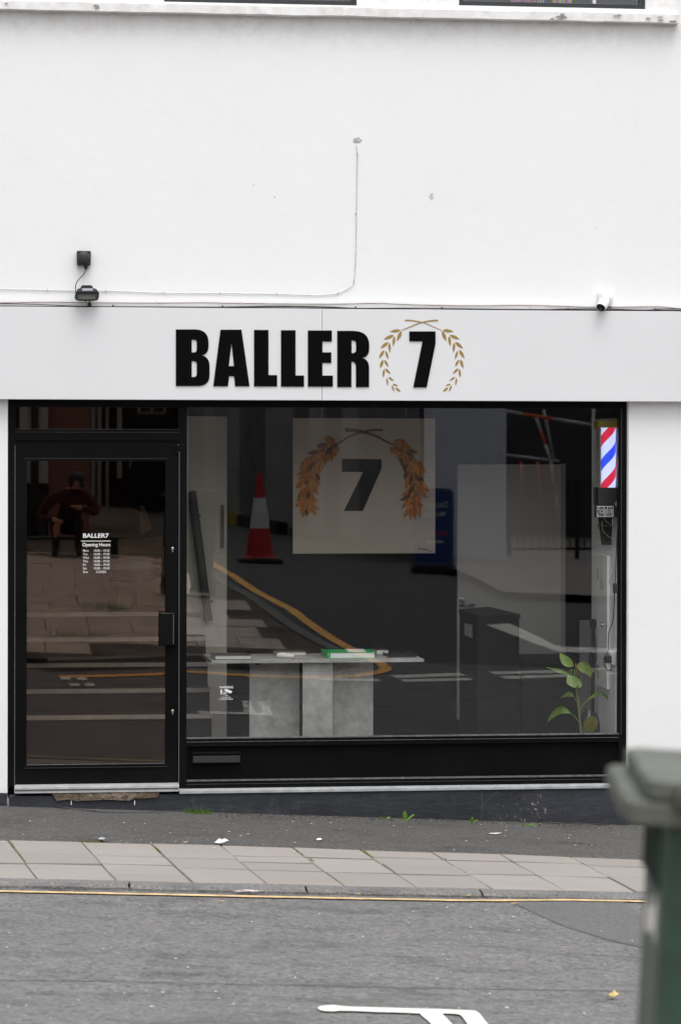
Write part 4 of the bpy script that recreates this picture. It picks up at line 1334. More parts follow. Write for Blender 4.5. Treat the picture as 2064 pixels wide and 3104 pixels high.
# hung picture
Yp = 1.35
pic = thing('hung_picture', 'large square canvas with a painted leaf wreath round a black 7 hanging behind the glass', 'picture', P(1105, 1678, Yp))
pbox('canvas', 888.5, 1268, 1319, 1677.5, Yp, Yp + .03, M_POSTER, pic)
kp = 460 / 1568
def pic_pts(L, Y=Yp): return [(P(880 + a * kp, 1260 + b * kp, Y).x, P(880 + a * kp, 1260 + b * kp, Y).z) for a, b in L]
flat_shape('numeral', [pic_pts([(533, 447), (943, 450), (943, 545), (750, 985), (553, 985), (752, 583), (533, 581)])], .001, Yp - .0012, M_INK, pic)
def twig(pts, w0, w1):
    pts = [Vector(p) for p in pts]
    q = [Vector((p.x, p.y)) for p in smooth_pts([(p[0], p[1], 0) for p in pts], 6)]
    a_, b_ = [], []
    for i, p in enumerate(q):
        d = (q[min(i + 1, len(q) - 1)] - q[max(i - 1, 0)]).normalized()
        n_ = Vector((-d.y, d.x))
        w = w0 + (w1 - w0) * i / (len(q) - 1) + random.uniform(-2, 2)
        a_.append(tuple(p + n_ * w / 2)); b_.append(tuple(p - n_ * w / 2))
    return a_ + b_[::-1]
flat_shape('twig', [pic_pts(twig([(485, 295), (620, 212), (760, 165), (860, 148), (958, 148)], 16, 24))], .0012, Yp - .0013, M_TWIG, pic)
flat_shape('twig', [pic_pts(twig([(568, 146), (700, 158), (790, 178), (900, 218), (980, 262), (1070, 300)], 42, 16))], .0012, Yp - .0026, M_TWIG, pic)
def garland(path, sgn):
    path = smooth_pts([(a, b, 0) for a, b in path], 6)
    n = len(path)
    li = 0
    for layer in range(4):
        for i in range(0, n - 3, 2):
            p = path[i]
            d = (path[min(i + 2, n - 1)] - path[max(i - 2, 0)]).normalized()
            nn = Vector((-d.y, d.x, 0))
            off = (-72, -24, 24, 70)[layer] + random.uniform(-12, 12)
            taper = 1 - .35 * abs(i / n - .45)
            L_ = random.uniform(95, 150) * taper
            fan = off / 62 * .55 + random.uniform(-.3, .3)
            dd = (d * math.cos(fan) + nn * math.sin(fan))
            st_p = p + nn * off * .55 * taper - d * 30
            e = st_p + dd * L_
            w = random.uniform(34, 58) * taper
            m_ = random.choices(M_LEAFS, (5, 5, 2.4))[0]
            yy = Yp - .0015 - .0009 * ((li * 7) % 23) / 2
            li += 1
            out_ = leaf_outline((st_p.x, st_p.y), (e.x, e.y), w, 6, random.uniform(-.2, .2))
            flat_shape('painted_leaf', [pic_pts(out_)], .0008, yy, m_, pic)
garland([(462, 300), (400, 335), (330, 400), (265, 470), (222, 560), (195, 660), (178, 770), (170, 870), (185, 950), (215, 1020)], 1)
garland([(1075, 300), (1130, 340), (1190, 400), (1240, 490), (1270, 590), (1295, 690), (1290, 790), (1265, 880), (1262, 960), (1255, 1040)], -1)
pa_ = P(1268, 1670, Yp - .002); pb_ = P(1298, 1670, Yp - .002)
text_mesh('signature', 'Enrique', .02, (pa_.x, Yp - .001, pa_.z), M_INK, pic, .0, width=pb_.x - pa_.x, height=.021)
pa_ = P(1300, 1672, Yp - .002); pb_ = P(1311, 1672, Yp - .002)
text_mesh('signature', '2021', .02, (pa_.x, Yp - .001, pa_.z), M_INK, pic, .0, width=pb_.x - pa_.x, height=.006)
for x in (978, 1231):
    a, b = P(x, 1268, Yp + .01), P(x - 2, 1215, Yp + .01)
    tube('hanging_wire', [a, b], [.0016, .0016], M_STEEL, pic, 6)

# desk
Yt = .40
zt = P(960, 2000, Yt).z
tl, tr_ = P(641, 2003, Yt).x, P(1285, 2003, Yt).x
desk = thing('desk', 'grey concrete-effect desk with slab legs just inside the shop window', 'desk', ((tl + tr_) / 2, Yt + .25, fz))
hull_prism('table_top', [(tl, Yt), (tr_, Yt), (tr_ - .03, Yt + .48), (tl - .03, Yt + .48)], zt - .018, zt, M_BOARD, desk)
pbox('leg_panel', 757, 2004, 908, 2330, Yt + .16, Yt + .19, M_BOARD, desk)
pbox('leg_panel', 918, 2004, 1008.5, 2330, Yt + .03, Yt + .06, M_BOARD, desk)
pbox('leg_panel', 1009, 2004, 1131, 2330, Yt + .16, Yt + .19, M_BOARD, desk)
pbox('fixing_bracket', 775, 2008, 791, 2016, Yt + .10, Yt + .155, mat('bracket_brown', (.08, .03, .025), .6), desk)
def book(name, label, cat, x0, x1, ybase, th, Y, depth, cover, m_pages=M_PAGES, cov_t=.0035, skew=.02):
    a, b = P(x0, ybase, Y), P(x1, ybase, Y)
    z0 = zt + .0005
    r_ = thing(name, label, cat, ((a.x + b.x) / 2, Y + depth / 2, z0))
    q = [(a.x, Y), (b.x, Y), (b.x - skew, Y + depth), (a.x - skew, Y + depth)]
    q2 = [(a.x + .004, Y + .003), (b.x - .003, Y + .003), (b.x - skew - .003, Y + depth - .003), (a.x - skew + .004, Y + depth - .003)]
    hull_prism('back_cover', q, z0, z0 + cov_t, cover, r_)
    hull_prism('pages', q2, z0 + cov_t, z0 + th - cov_t, m_pages, r_)
    hull_prism('front_cover', q, z0 + th - cov_t, z0 + th, cover, r_)
    return r_
book('grey_book', 'thick grey book at the left end of the desk', 'book', 652, 762, 1999, .026, Yt + .06, .2, M_COVER)
book('olive_book', 'olive covered book at the back of the desk left of the green binder', 'book', 842, 929, 1984, .028, Yt + .28, .14, M_COVERBROWN)
bnd = book('green_binder', 'bright green ring binder with white pages on the desk', 'binder', 1000, 1137, 1994, .038, Yt + .08, .24, M_GREENCARD, M_PAPER, .003, .0)
a = P(994, 1994, Yt + .08)
hull_prism('spine', [(a.x - .003, Yt + .08), (a.x + .012, Yt + .08), (a.x + .004, Yt + .32), (a.x - .02, Yt + .32)], zt + .001, zt + .041, M_GREENCARD, bnd)
book('black_book', 'small black book on the desk right of the green binder', 'book', 1141, 1178, 1984, .036, Yt + .30, .12, M_BLACKCARD)
a, b = P(1180, 1992, Yt + .12), P(1262, 1992, Yt + .12)
tray = thing('black_tray', 'flat black tray at the right end of the desk', 'tray', ((a.x + b.x) / 2, Yt + .2, zt))
hull_prism('tray_base', [(a.x, Yt + .12), (b.x, Yt + .12), (b.x - .02, Yt + .34), (a.x - .02, Yt + .34)], zt + .0005, zt + .012, M_BLACKCARD, tray)
tube('tray_rim', [(a.x, Yt + .12, zt + .015), (b.x, Yt + .12, zt + .015), (b.x - .02, Yt + .34, zt + .018), (a.x - .02, Yt + .34, zt + .018), (a.x, Yt + .12, zt + .015)], [.004, .004], M_BLACKCARD, tray, 6, False)
a = P(870, 1995, Yt + .1)
tag(tube('rolled_cloth', [(a.x - .06, Yt + .13, zt + .016), (a.x - .03, Yt + .12, zt + .02), (a.x + .02, Yt + .125, zt + .014), (a.x + .045, Yt + .13, zt + .012)], [.012, .019, .015, .010], M_PAPER, sides=10), 'small crumpled white cloth on the desk between the books', 'cloth')
for i, (x, lb_) in enumerate(((890, 'tiny brass clip on the desk left of the green binder'), (1176, 'tiny brass clip on the desk in front of the black book'))):
    a = P(x, 1996, Yt + .03)
    o = hull_prism('brass_clip', [(a.x - .008, Yt + .03), (a.x + .01, Yt + .03), (a.x + .008, Yt + .05), (a.x - .006, Yt + .05)], zt + .0005, zt + .008, mat('brass', (.45, .28, .06), .4, .6), None, .002)
    tag(o, lb_, 'clip')
a, b = P(1045, 1974, Yt + .3), P(1100, 1974, Yt + .3)
tag(hull_prism('loose_paper', [(a.x, Yt + .10), (b.x, Yt + .10), (b.x, Yt + .3), (a.x, Yt + .3)], zt + .0395, zt + .0412, M_PAPER), 'loose white paper lying on top of the green binder', 'paper')

# reception counter and white back door
cnt = thing('reception_counter', 'tall matt black reception counter in the shadow behind the window', 'counter', P(1460, 2225, 1.0))
zc = P(1445, 1866, 1.0).z
def on_top(x, y):
    d = ray(x, y); t = (zc - CAM.z) / d.z
    p = CAM + d * t
    return (p.x, p.y)
cp4 = [on_top(1445, 1866), on_top(1577, 1861), on_top(1482, 1839), on_top(1390, 1846)]
M_COUNTER = mat('matt_black_laminate', (.012, .012, .0135), .5, spec=.25, var=(2, .85, 1.2))
hull_prism('counter_top', cp4, zc - .03, zc, M_COUNTER, cnt, .003)
ctr = Vector((sum(p[0] for p in cp4) / 4, sum(p[1] for p in cp4) / 4))
hull_prism('counter_body', [tuple(Vector(p) + (ctr - Vector(p)) * .035) for p in cp4], fz + .012, zc - .031, M_COUNTER, cnt)
# socket grille on the counter's left side
pA, pB = Vector(cp4[0]), Vector(cp4[3])
def on_side(x, y):
    d = ray(x, y)
    e = pB - pA
    den = d.x * e.y - d.y * e.x
    t = ((pA.x - CAM.x) * e.y - (pA.y - CAM.y) * e.x) / den
    return CAM + d * t
gr = [on_side(*p) - Vector((.006, .004, 0)) for p in ((1411, 1888), (1435, 1894), (1436, 1935), (1411, 1925))]
mesh_obj('grille_plate', gr, [[0, 1, 2, 3]], M_BLACKPLASTIC, cnt)
for i in range(6):
    t0, t1 = (i + .15) / 6, (i + .8) / 6
    q = [gr[0].lerp(gr[1], t0), gr[0].lerp(gr[1], t1), gr[3].lerp(gr[2], t1), gr[3].lerp(gr[2], t0)]
    mesh_obj('grille_slat', [p - Vector((.004, .003, 0)) for p in q], [[0, 1, 2, 3]], M_CUPBOARD, cnt)
a = P(1449, 2130, .98); b = P(1449, 2230, .98)
pbox('edge_trim', 1447.8, 2128, 1450, 2235, cp4[0][1] + .02, cp4[0][1] + .035, M_WHITEPLASTIC, cnt)
low = thing('low_counter', 'lower black counter to the right of the tall counter', 'counter', P(1640, 2225, 1.1))
Yc2 = cp4[1][1]
zl = P(1640, 1982, Yc2 + .5).z
pr = P(1765, 1990, Yc2 + .1).x
hull_prism('counter_top', [(cp4[1][0] + .01, Yc2 + .02), (pr, Yc2 + .02), (pr, Yc2 + .5), (cp4[1][0] + .01, Yc2 + .5)], zl - .03, zl, M_COUNTER, low, .003)
hull_prism('counter_body', [(cp4[1][0] + .02, Yc2 + .04), (pr - .02, Yc2 + .04), (pr - .02, Yc2 + .48), (cp4[1][0] + .02, Yc2 + .48)], fz + .012, zl - .031, M_COUNTER, low)
Yb = 2.2
bd = thing('back_door', 'plain white door with chrome lever at the back of the shop', 'door', P(1550, 2200, Yb))
M_BACKDOOR = mat('back_door_white', (.82, .79, .75), .5)
pbox('door_leaf', 1386, 1408, 1700, 2180, Yb, Yb + .04, M_BACKDOOR, bd)
pbox('door_stop', 1700.5, 1406, 1713, 2180, Yb - .02, Yb + .03, M_ROOMWHITE, bd)
pl = pbox('lever_plate', 1391, 1814, 1408, 1838, Yb - .012, Yb - .001, M_CHROME, bd, .002)
a, b, c_ = P(1400, 1832, Yb - .012), P(1400, 1833, Yb - .05), P(1440, 1834, Yb - .05)
tube('lever', [a, b, c_], [.009, .008], M_CHROME, bd, 10, False)
# right-hand side wall: white boarding, cupboard, socket
rw = xr - .02
def side(x, y):                             # point on the right-hand side wall
    d = ray(x, y); t = (rw - .001 - CAM.x) / d.x
    return CAM + d * t
rwall = struct(box('white_side_wall', (rw, .115, fz + .013), (rw + .04, side(1792, 1700).y, side(1800, 1271).z), M_CUPBOARD))
cup = thing('wall_cupboard', 'narrow white cupboard with a metal knob beside the right edge of the window', 'cupboard', (rw, .4, fz))
sa, sb_ = side(1866, 1900), side(1806, 1900)
zcu0, zcu1 = side(1840, 2092).z, side(1830, 1655).z
box('cupboard_frame', (rw - .03, .14, fz + .014), (rw - .001, sb_.y, zcu1), M_CUPBOARD, cup)
def cside(x, y, off=.031):
    d = ray(x, y); t = (rw - off - CAM.x) / d.x
    return CAM + d * t
d0, d1 = cside(1847, 1800), cside(1815, 1800)
zd0, zd1 = cside(1835, 2085).z, cside(1835, 1682).z
cd_ = box('cupboard_door', (rw - .048, d0.y, zd0), (rw - .031, d1.y, zd1), M_CUPBOARD, cup, .003)
kp_ = cside(1838, 1893, .05)
lathe('knob', [(.006, 0), (.006, .016), (.014, .022), (.017, .03), (.012, .038), (.001, .04)], M_CHROME, cd_, (rw - .048, kp_.y, kp_.z), 18, (-1, 0, 0))
for y in (1740, 2035):
    hp_ = cside(1812, y, .05)
    box('hinge', (rw - .052, hp_.y - .012, hp_.z - .04), (rw - .049, hp_.y + .012, hp_.z + .04), M_STEEL, cd_)
so = thing('wall_socket', 'white double wall socket low beside the right edge of the window', 'socket', side(1865, 2010))
s0, s1 = cside(1876, 1995), cside(1852, 1995)
za, zb_ = cside(1865, 2015).z, cside(1865, 1975).z
box('socket_box', (rw - .062, .118, za), (rw - .0315, s1.y - .02, zb_), M_WHITEPLASTIC, so, .004)
box('face_plate', (rw - .07, .119, za + .004), (rw - .0625, s1.y - .024, zb_ - .004), M_WHITEPLASTIC, so, .002)
pg = thing('mains_plug', 'black mains plug and flex pushed into the white wall socket', 'plug', cside(1850, 2000))
p0 = cside(1851, 1998, .07)
box('plug_body', (rw - .11, p0.y - .03, p0.z - .022), (rw - .0705, p0.y + .01, p0.z + .025), M_BLACKPLASTIC, pg, .006)
flex = [(1852, 2012), (1851, 2028), (1843, 2032), (1832, 2018), (1830, 1998), (1842, 1972), (1844, 1920), (1856, 1885), (1860, 1840), (1862, 1800), (1864, 1770), (1866, 1700), (1868, 1640), (1871, 1570)]
tube('flex', [cside(x, y, .09) for x, y in flex], [.0028, .0028], M_CABLEBLACK, pg, 7)
sw = cside(1864, 1783, .09)
box('inline_switch', (sw.x - .012, sw.y - .016, sw.z - .03), (sw.x + .012, sw.y + .016, sw.z + .03), M_BLACKPLASTIC, pg, .006)
# lit barber pole
Yb2 = .17
bp_ = thing('barber_pole', 'lit barber pole with red white and blue spiral at the right of the window', 'barber pole', P(1847, 1535, Yb2))
def spiral_mat():
    t = NT('lit_spiral')
    sep = t.n('ShaderNodeSeparateXYZ')
    tc = t.n('ShaderNodeTexCoord')
    t.l(tc.outputs['Object'], sep.inputs[0])
    ang = t.math('ARCTAN2', sep.outputs[0], t.math('MULTIPLY', sep.outputs[1], -1.0))
    ph = t.math('FRACT', t.math('ADD', t.math('DIVIDE', t.math('ADD', sep.outputs[2], -.012), .302), t.math('DIVIDE', t.math('MULTIPLY', ang, -1.0), 2 * math.pi)))
    ramp = t.n('ShaderNodeValToRGB')
    cr = ramp.color_ramp
    cr.interpolation = 'CONSTANT'
    W, Rd, Bl = (.62, .68, .98, 1), (.62, .02, .06, 1), (.03, .08, .85, 1)
    cr.elements[0].position = 0; cr.elements[0].color = Rd
    cr.elements[1].position = .23; cr.elements[1].color = W
    for p_, c_ in ((.5, Bl), (.73, W)):
        e_ = cr.elements.new(p_); e_.color = c_
    t.l(ph, ramp.inputs[0])
    t.col(ramp.outputs[0])
    t.l(ramp.outputs[0], t.b.inputs['Emission Color'])
    t.b.inputs['Emission Strength'].default_value = .55
    t.rough(.3)
    return t.m
pc = P(1846.5, 1478, Yb2)
ztop = P(1846.5, 1296, Yb2).z
rad = (P(1869.5, 1400, Yb2).x - P(1824, 1400, Yb2).x) / 2
pole = lathe('lit_cylinder', [(rad, 0), (rad, ztop - pc.z)], spiral_mat(), bp_, (0, 0, 0), 40)
pole.matrix_parent_inverse = Matrix.Identity(4)
pole.parent = None
pole.location = (pc.x, Yb2 + rad, pc.z)
pole.parent = bp_
pole.matrix_parent_inverse = ROOT_INV[bp_.name]
pbox('base_cap', 1812, 1478, 1876, 1533, Yb2 - .012, Yb2 + .14, M_BLACKPLASTIC, bp_, .004)
pbox('reflection_cap', 1812, 1276, 1876, 1296, Yb2 - .012, Yb2 + .14, mat('mustard_cap_reflection', (.16, .13, .015), .5), bp_, .004)  # mustard cap stands in for the yellow banner's reflection in the glass
pbox('chrome_strip', 1816.5, 1297, 1821, 1477, Yb2 + .02, Yb2 + .03, M_STEEL, bp_)
pbox('pole_reflection_strip', 1871.5, 1297, 1878, 1477, Yb2 + .05, Yb2 + .06, M_CHROME, bp_)  # added chrome strip, stands in for the pole's reflection on the frame
fs = thing('small_name_sign', 'small white on black FADED STUDIO7 sign under the barber pole', 'sign', P(1832, 1568, .16))
pbox('sign_box', 1806, 1531, 1876, 1569, .16, .22, M_BLACKPLASTIC, fs, .002)
pbox('sign_face', 1808, 1534, 1858.5, 1566.5, .157, .1595, M_VINYL, fs)
pa_, pb_ = P(1809, 1565, .156), P(1857.5, 1565, .156)
text_mesh('sign_lettering', 'FADED STUDIO7', .02, (pa_.x, .1565, pa_.z), M_INK, fs, .035, width=pb_.x - pa_.x, height=.060)
mesh_obj('torn_paper', [P(x, y, .152) for x, y in ((1862, 1526), (1872, 1512), (1877, 1512), (1877, 1546), (1868, 1538))], [[0, 1, 2, 3, 4]], mat('grey_paper', (.3, .3, .3), .8), fs)
# bare wiring on the wall over the cupboard
wr = thing('bare_wiring', 'tangle of bare wires over a painted dark recess above the white cupboard', 'wiring', side(1830, 1650))
q = [cside(x, y, .004) for x, y in ((1812, 1568), (1856, 1568), (1852, 1652), (1822, 1652))]
mesh_obj('painted_recess', q, [[0, 1, 2, 3]], mat('painted_recess_shade', (.035, .033, .032), .9), wr)  # flat dark sheet, its colour stands in for a recess's shade
q = [cside(x, y, .02) for x, y in ((1807, 1590), (1856, 1592), (1856, 1596), (1810, 1595))]
mesh_obj('wood_batten', q, [[0, 1, 2, 3]], mat('batten', (.2, .11, .05), .8), wr)
for m_, L_ in ((M_WHITEPLASTIC, [(1831, 1572), (1838, 1582), (1856, 1592)]), (M_TERRACOTTA, [(1812, 1596), (1822, 1612), (1840, 1620), (1850, 1606)]), (M_WHITEPLASTIC, [(1824, 1580), (1826, 1605), (1838, 1622), (1854, 1632)]),
               (M_TERRACOTTA, [(1818, 1605), (1832, 1630), (1850, 1628)]), (mat('brown_flex', (.15, .08, .04), .6), [(1828, 1622), (1828, 1636), (1840, 1645), (1848, 1640)])):
    tube('wire', [cside(x, y, .03) for x, y in L_], [.0022, .0022], m_, wr, 6)
# blind chains
def chain(name, label, x, ya, yb, Y, n):
    r_ = thing(name, label, 'blind chain', P(x, yb, Y))
    bm_ = bmesh.new()
    for i in range(n):
        p = P(x, ya + (yb - ya) * i / (n - 1), Y)
        bmesh.ops.create_icosphere(bm_, subdivisions=1, radius=.0022, matrix=Matrix.Translation(p))
    o = bm_obj('chain_beads', bm_, M_STEEL, r_, True)
    o['kind'] = 'stuff'
    tube('chain_cord', [P(x, ya, Y), P(x, yb, Y)], [.0006, .0006], M_VINYL, r_, 5)
    return r_
ch = chain('blind_chain', 'beaded metal blind chain down the left edge of the window', 569.5, 1240, 1716, .10, 190)
mesh_obj('ribbon_tag', [P(x, y, .098) for x, y in ((567, 1733), (575, 1745), (579, 1775), (572, 1798), (567, 1800))], [[0, 1, 2, 3, 4]], mat('pale_pink_tag', (.55, .42, .42), .6), ch)
ch2 = chain('blind_chain', 'beaded metal blind chain at the right of the window by the cupboard', 1855, 1560, 1712, .12, 70)
tube('ribbon_tag', [P(x, y, .12) for x, y in ((1856, 1712), (1860, 1735), (1850, 1752), (1846, 1764), (1856, 1776))], [.002, .003], mat('pink_ribbon', (.5, .25, .27), .6), ch2, 6)

# plant in the window
Yq = .30
pl_ = thing('rubber_plant', 'leafy green pot plant tied to a cane at the right of the window', 'plant', P(1763, 2240, Yq))
kl = 280 / 1568
Q = lambda a, b, y=Yq: P(1620 + a * kl, 1960 + b * kl, y)
tube('stem', [Q(800, 1600), Q(770, 1300), (Q(745, 1050)), Q(700, 700), Q(670, 400)], [.0075, .006, .004], M_STEM, pl_, 8)
tube('cane', [Q(800, 1600, Yq + .012), Q(745, 850, Yq + .012), Q(690, 285, Yq + .012)], [.0035, .003], M_CANE, pl_, 7)
def pleaf(pts, w, m_, dy=0.0, petiole=None, roll=0.0, fold=.18):
    """A leaf with a midrib along pts (crop coords), width w, cupped and wavy."""
    if petiole: tube('leaf_stalk', [Q(a, b, Yq + c_) for a, b, c_ in petiole], [.003, .0022], M_STEM, pl_, 6)
    c_ = smooth_pts([Q(a, b, Yq + dy + 0.02 * i) for i, (a, b) in enumerate(pts)], 4)
    n = len(c_)
    v, f = [], []
    for i, p in enumerate(c_):
        t = i / (n - 1)
        d = (c_[min(i + 1, n - 1)] - c_[max(i - 1, 0)]).normalized()
        across = d.cross(Vector((0, 1, 0))).normalized()
        across = (across * math.cos(roll) + Vector((0, 1, 0)) * math.sin(roll)).normalized()
        nrm = d.cross(across).normalized()
        ww = w * kl / 500 * (math.sin(math.pi * min(.992, max(.02, t ** .78))) ** 1.1) * .88 / 2
        for s_ in (-1, -.5, 0, .5, 1):
            wave = .004 * noise.noise(Vector((p.x * 30 + s_, p.z * 30, dy * 50)))
            v.append(p + across * ww * s_ + nrm * (abs(s_) * ww * fold + wave))
    for i in range(n - 1):
        for j in range(4):
            a = i * 5 + j
            f.append([a, a + 1, a + 6, a + 5])
    o = mesh_obj('leaf', v, f, m_, pl_, True)
    o.modifiers.new('sub', 'SUBSURF').levels = 1
    o.modifiers['sub'].render_levels = 1
    midrib = tube('midrib', [p + Vector((0, -.002, 0)) for p in c_[::3]], [.0014, .0006], M_LEAFLIGHT, o, 5)
pleaf([(660, 330), (560, 270), (480, 190), (425, 100)], 190, M_LEAFGREEN, -.02)
pleaf([(600, 480), (480, 430), (350, 395), (190, 345)], 90, M_LEAFGREEN, .0, [(670, 520, 0), (600, 480, 0)])
pleaf([(700, 335), (800, 340), (900, 400), (955, 525)], 215, M_LEAFLIGHT, -.06)
pleaf([(900, 450), (960, 430), (1055, 395)], 60, M_LEAFGREEN, .03)
pleaf([(690, 700), (650, 610), (600, 540), (560, 480)], 230, M_LEAFGREEN, -.05)
pleaf([(720, 700), (745, 640), (700, 560), (640, 500)], 150, M_LEAFGREEN, -.03)
pleaf([(700, 400), (740, 460), (725, 525)], 90, M_LEAFGREEN, .02)
pleaf([(640, 390), (610, 420), (640, 480)], 90, M_LEAFLIGHT, .01)
pleaf([(665, 850), (600, 810), (520, 830), (430, 870)], 105, M_LEAFGREEN, .0, [(715, 940, 0), (665, 850, 0)])
pleaf([(890, 920), (980, 840), (1120, 790), (1210, 850), (1245, 940)], 75, M_LEAFGREEN, .0, [(765, 1090, 0), (830, 980, 0), (890, 920, 0)])
pleaf([(605, 1130), (500, 1080), (400, 1090), (290, 1180), (205, 1295)], 150, M_LEAFGREEN, -.02, [(755, 1280, 0), (690, 1200, 0), (605, 1130, 0)])
pleaf([(880, 1210), (930, 1280), (960, 1380), (970, 1460)], 330, M_LEAFYELLOW, -.04, [(810, 1420, 0), (850, 1320, -.02), (885, 1220, -.04)], fold=.1)
# vacuum cleaner in the corner
vac = thing('vacuum_cleaner', 'dark vacuum cleaner with a looped hose behind the plant', 'vacuum cleaner', P(1785, 2225, .62))
vc = P(1790, 2225, .62)
lathe('dust_drum', [(.075, 0), (.095, .03), (.10, .2), (.09, .30), (.05, .36), (.03, .40)], mat('smoky_plastic', (.035, .035, .042), .15), vac, (vc.x, .66, fz + .014), 22)
tube('hose', [P(x, y, .60) for x, y in ((1800, 1955), (1790, 1975), (1789, 2005), (1798, 2032), (1802, 2000), (1800, 1930), (1797, 1900))], [.010, .009], M_BLACKPLASTIC, vac, 9)
tube('suction_pipe', [P(1797, 1892, .64), P(1796, 2200, .64)], [.012, .012], M_BLACKPLASTIC, vac, 10)
lathe('pipe_grip', [(.015, -.02), (.024, 0), (.022, .03), (.012, .04)], M_BLACKPLASTIC, vac, P(1797, 1895, .64), 12)
pbox('grey_wall_panel', 1757, 1880, 1806, 2235, .98, 1.0, mat('grey_panel', (.16, .16, .165), .6), None)
gp = bpy.data.objects['grey_wall_panel']
tag(gp, 'plain grey panel standing behind the vacuum cleaner', 'panel')
# ================================================================== weeds and litter on the pavement
def blade_tuft(name, label, px, n, h, spread, m_, lean=.5, dry=0):
    p = G(*px)
    z = gz(p.x, p.y) + .008
    r_ = thing(name, label, 'weed', (p.x, p.y, z))
    bm_ = bmesh.new()
    for i in range(n):
        a = random.uniform(0, 2 * math.pi)
        rr = spread * random.random() ** .6
        bx, by = p.x + rr * math.cos(a) * 1.5, p.y + rr * math.sin(a) * .35
        hh = h * random.uniform(.45, 1)
        lx, ly = random.uniform(-lean, lean) * hh + rr * math.cos(a) * .6, -random.uniform(0, .5) * hh
        w = random.uniform(.0016, .0034)
        prev = None
        for k in range(4):
            t = k / 3
            c_ = Vector((bx + lx * t * t, by + ly * t * t, z - .01 + hh * t * (1 - .25 * t)))
            ww = w * (1 - t) + .0003
            cur = [bm_.verts.new(c_ - Vector((ww, 0, 0))), bm_.verts.new(c_ + Vector((ww, 0, 0)))]
            if prev: bm_.faces.new([prev[0], prev[1], cur[1], cur[0]])
            prev = cur
    o = bm_obj('blades', bm_, m_, r_)
    o['kind'] = 'stuff'
    return r_
def rosette(name, label, px, leaves):
    p = G(*px)
    z = gz(p.x, p.y) + .008
    r_ = thing(name, label, 'weed', (p.x, p.y, z))
    for ang, L_, w, lift in leaves:
        d = Vector((math.cos(ang), -.25, 0)).normalized()
        v, f = [], []
        n = 6
        for i in range(n + 1):
            t = i / n
            c_ = Vector((p.x, p.y, z - .008)) + d * L_ * t * math.cos(lift) + Vector((0, 0, 1)) * L_ * (t * math.sin(lift) - .15 * t * t)
            ww = w * math.sin(math.pi * min(.97, max(.06, t ** .9))) / 2
            ac = Vector((-d.y, d.x, 0)) * math.sin(lift) * .3 + Vector((math.sin(lift), 0, math.cos(lift)))
            ac.normalize()
            v += [c_ - ac * ww, c_ + Vector((0, -.002, 0)), c_ + ac * ww]
        for i in range(n):
            a = 3 * i
            f += [[a, a + 1, a + 4, a + 3], [a + 1, a + 2, a + 5, a + 4]]
        mesh_obj('leaf', v, f, M_GRASS, r_, True)
    return r_
gt = blade_tuft('grass_tuft', 'tuft of bright green grass at the foot of the plinth below the mullion', (602, 2470), 90, .075, .055, M_GRASS, .7)
blade_tuft('dry_grass', 'wispy half-dry grass just right of the bright green tuft', (665, 2462), 12, .07, .03, M_STRAW, .9)
rosette('broad_weed', 'tallest broad-leaved weed against the plinth below the desk', (1228, 2488), [(1.75, .075, .028, 1.45), (.5, .075, .042, .7), (2.7, .05, .02, .35), (.1, .045, .02, .2)])
rosette('broad_weed', 'low weed just left of the tallest broad-leaved one', (1166, 2484), [(2.4, .04, .02, .5), (.7, .04, .022, .5), (1.6, .03, .018, 1.0)])
rosette('broad_weed', 'tiny weed by the plinth left of the white stick', (1014, 2480), [(2.2, .03, .014, .5), (.6, .03, .014, .6)])
rosette('broad_weed', 'small upright weed below the pale crack in the plinth', (1432, 2494), [(1.7, .05, .024, 1.3), (.6, .04, .022, .6), (2.6, .05, .016, .25)])
rosette('broad_weed', 'spreading weed on the tarmac below the flaking plinth patch', (1596, 2504), [(.3, .05, .022, .3), (2.6, .05, .024, .3), (1.5, .03, .02, .6)])
rosette('broad_weed', 'upright weed at the right end of the plinth beside the bin', (1896, 2500), [(1.7, .05, .022, 1.3), (.6, .035, .02, .5), (2.6, .04, .02, .2)])
blade_tuft('moss_tuft', 'mossy patch on the tarmac left of the bin', (1755, 2530), 40, .02, .05, M_GRASS, .8)
blade_tuft('moss_tuft', 'mossy patch on the tarmac close beside the bin lid', (1928, 2520), 40, .025, .04, M_GRASS, .8)
blade_tuft('moss_tuft', 'yellow-green moss on the flag edge near the left of the pavement', (272, 2551), 60, .012, .045, mat('yellow_moss', (.19, .20, .025), .9), .6)
blade_tuft('moss_tuft', 'yellow-green moss on the flag edge below the tall counter', (1345, 2573), 36, .018, .04, mat('yellow_moss', (.19, .20, .025), .9), .6)
blade_tuft('moss_tuft', 'yellow-green moss on the flag edge below the plant', (1710, 2598), 30, .012, .045, mat('yellow_moss', (.19, .20, .025), .9), .6)
blade_tuft('kerb_weed', 'small weed in the joint of the kerb stones right of centre', (908, 2698), 14, .022, .008, M_GRASS, .4)
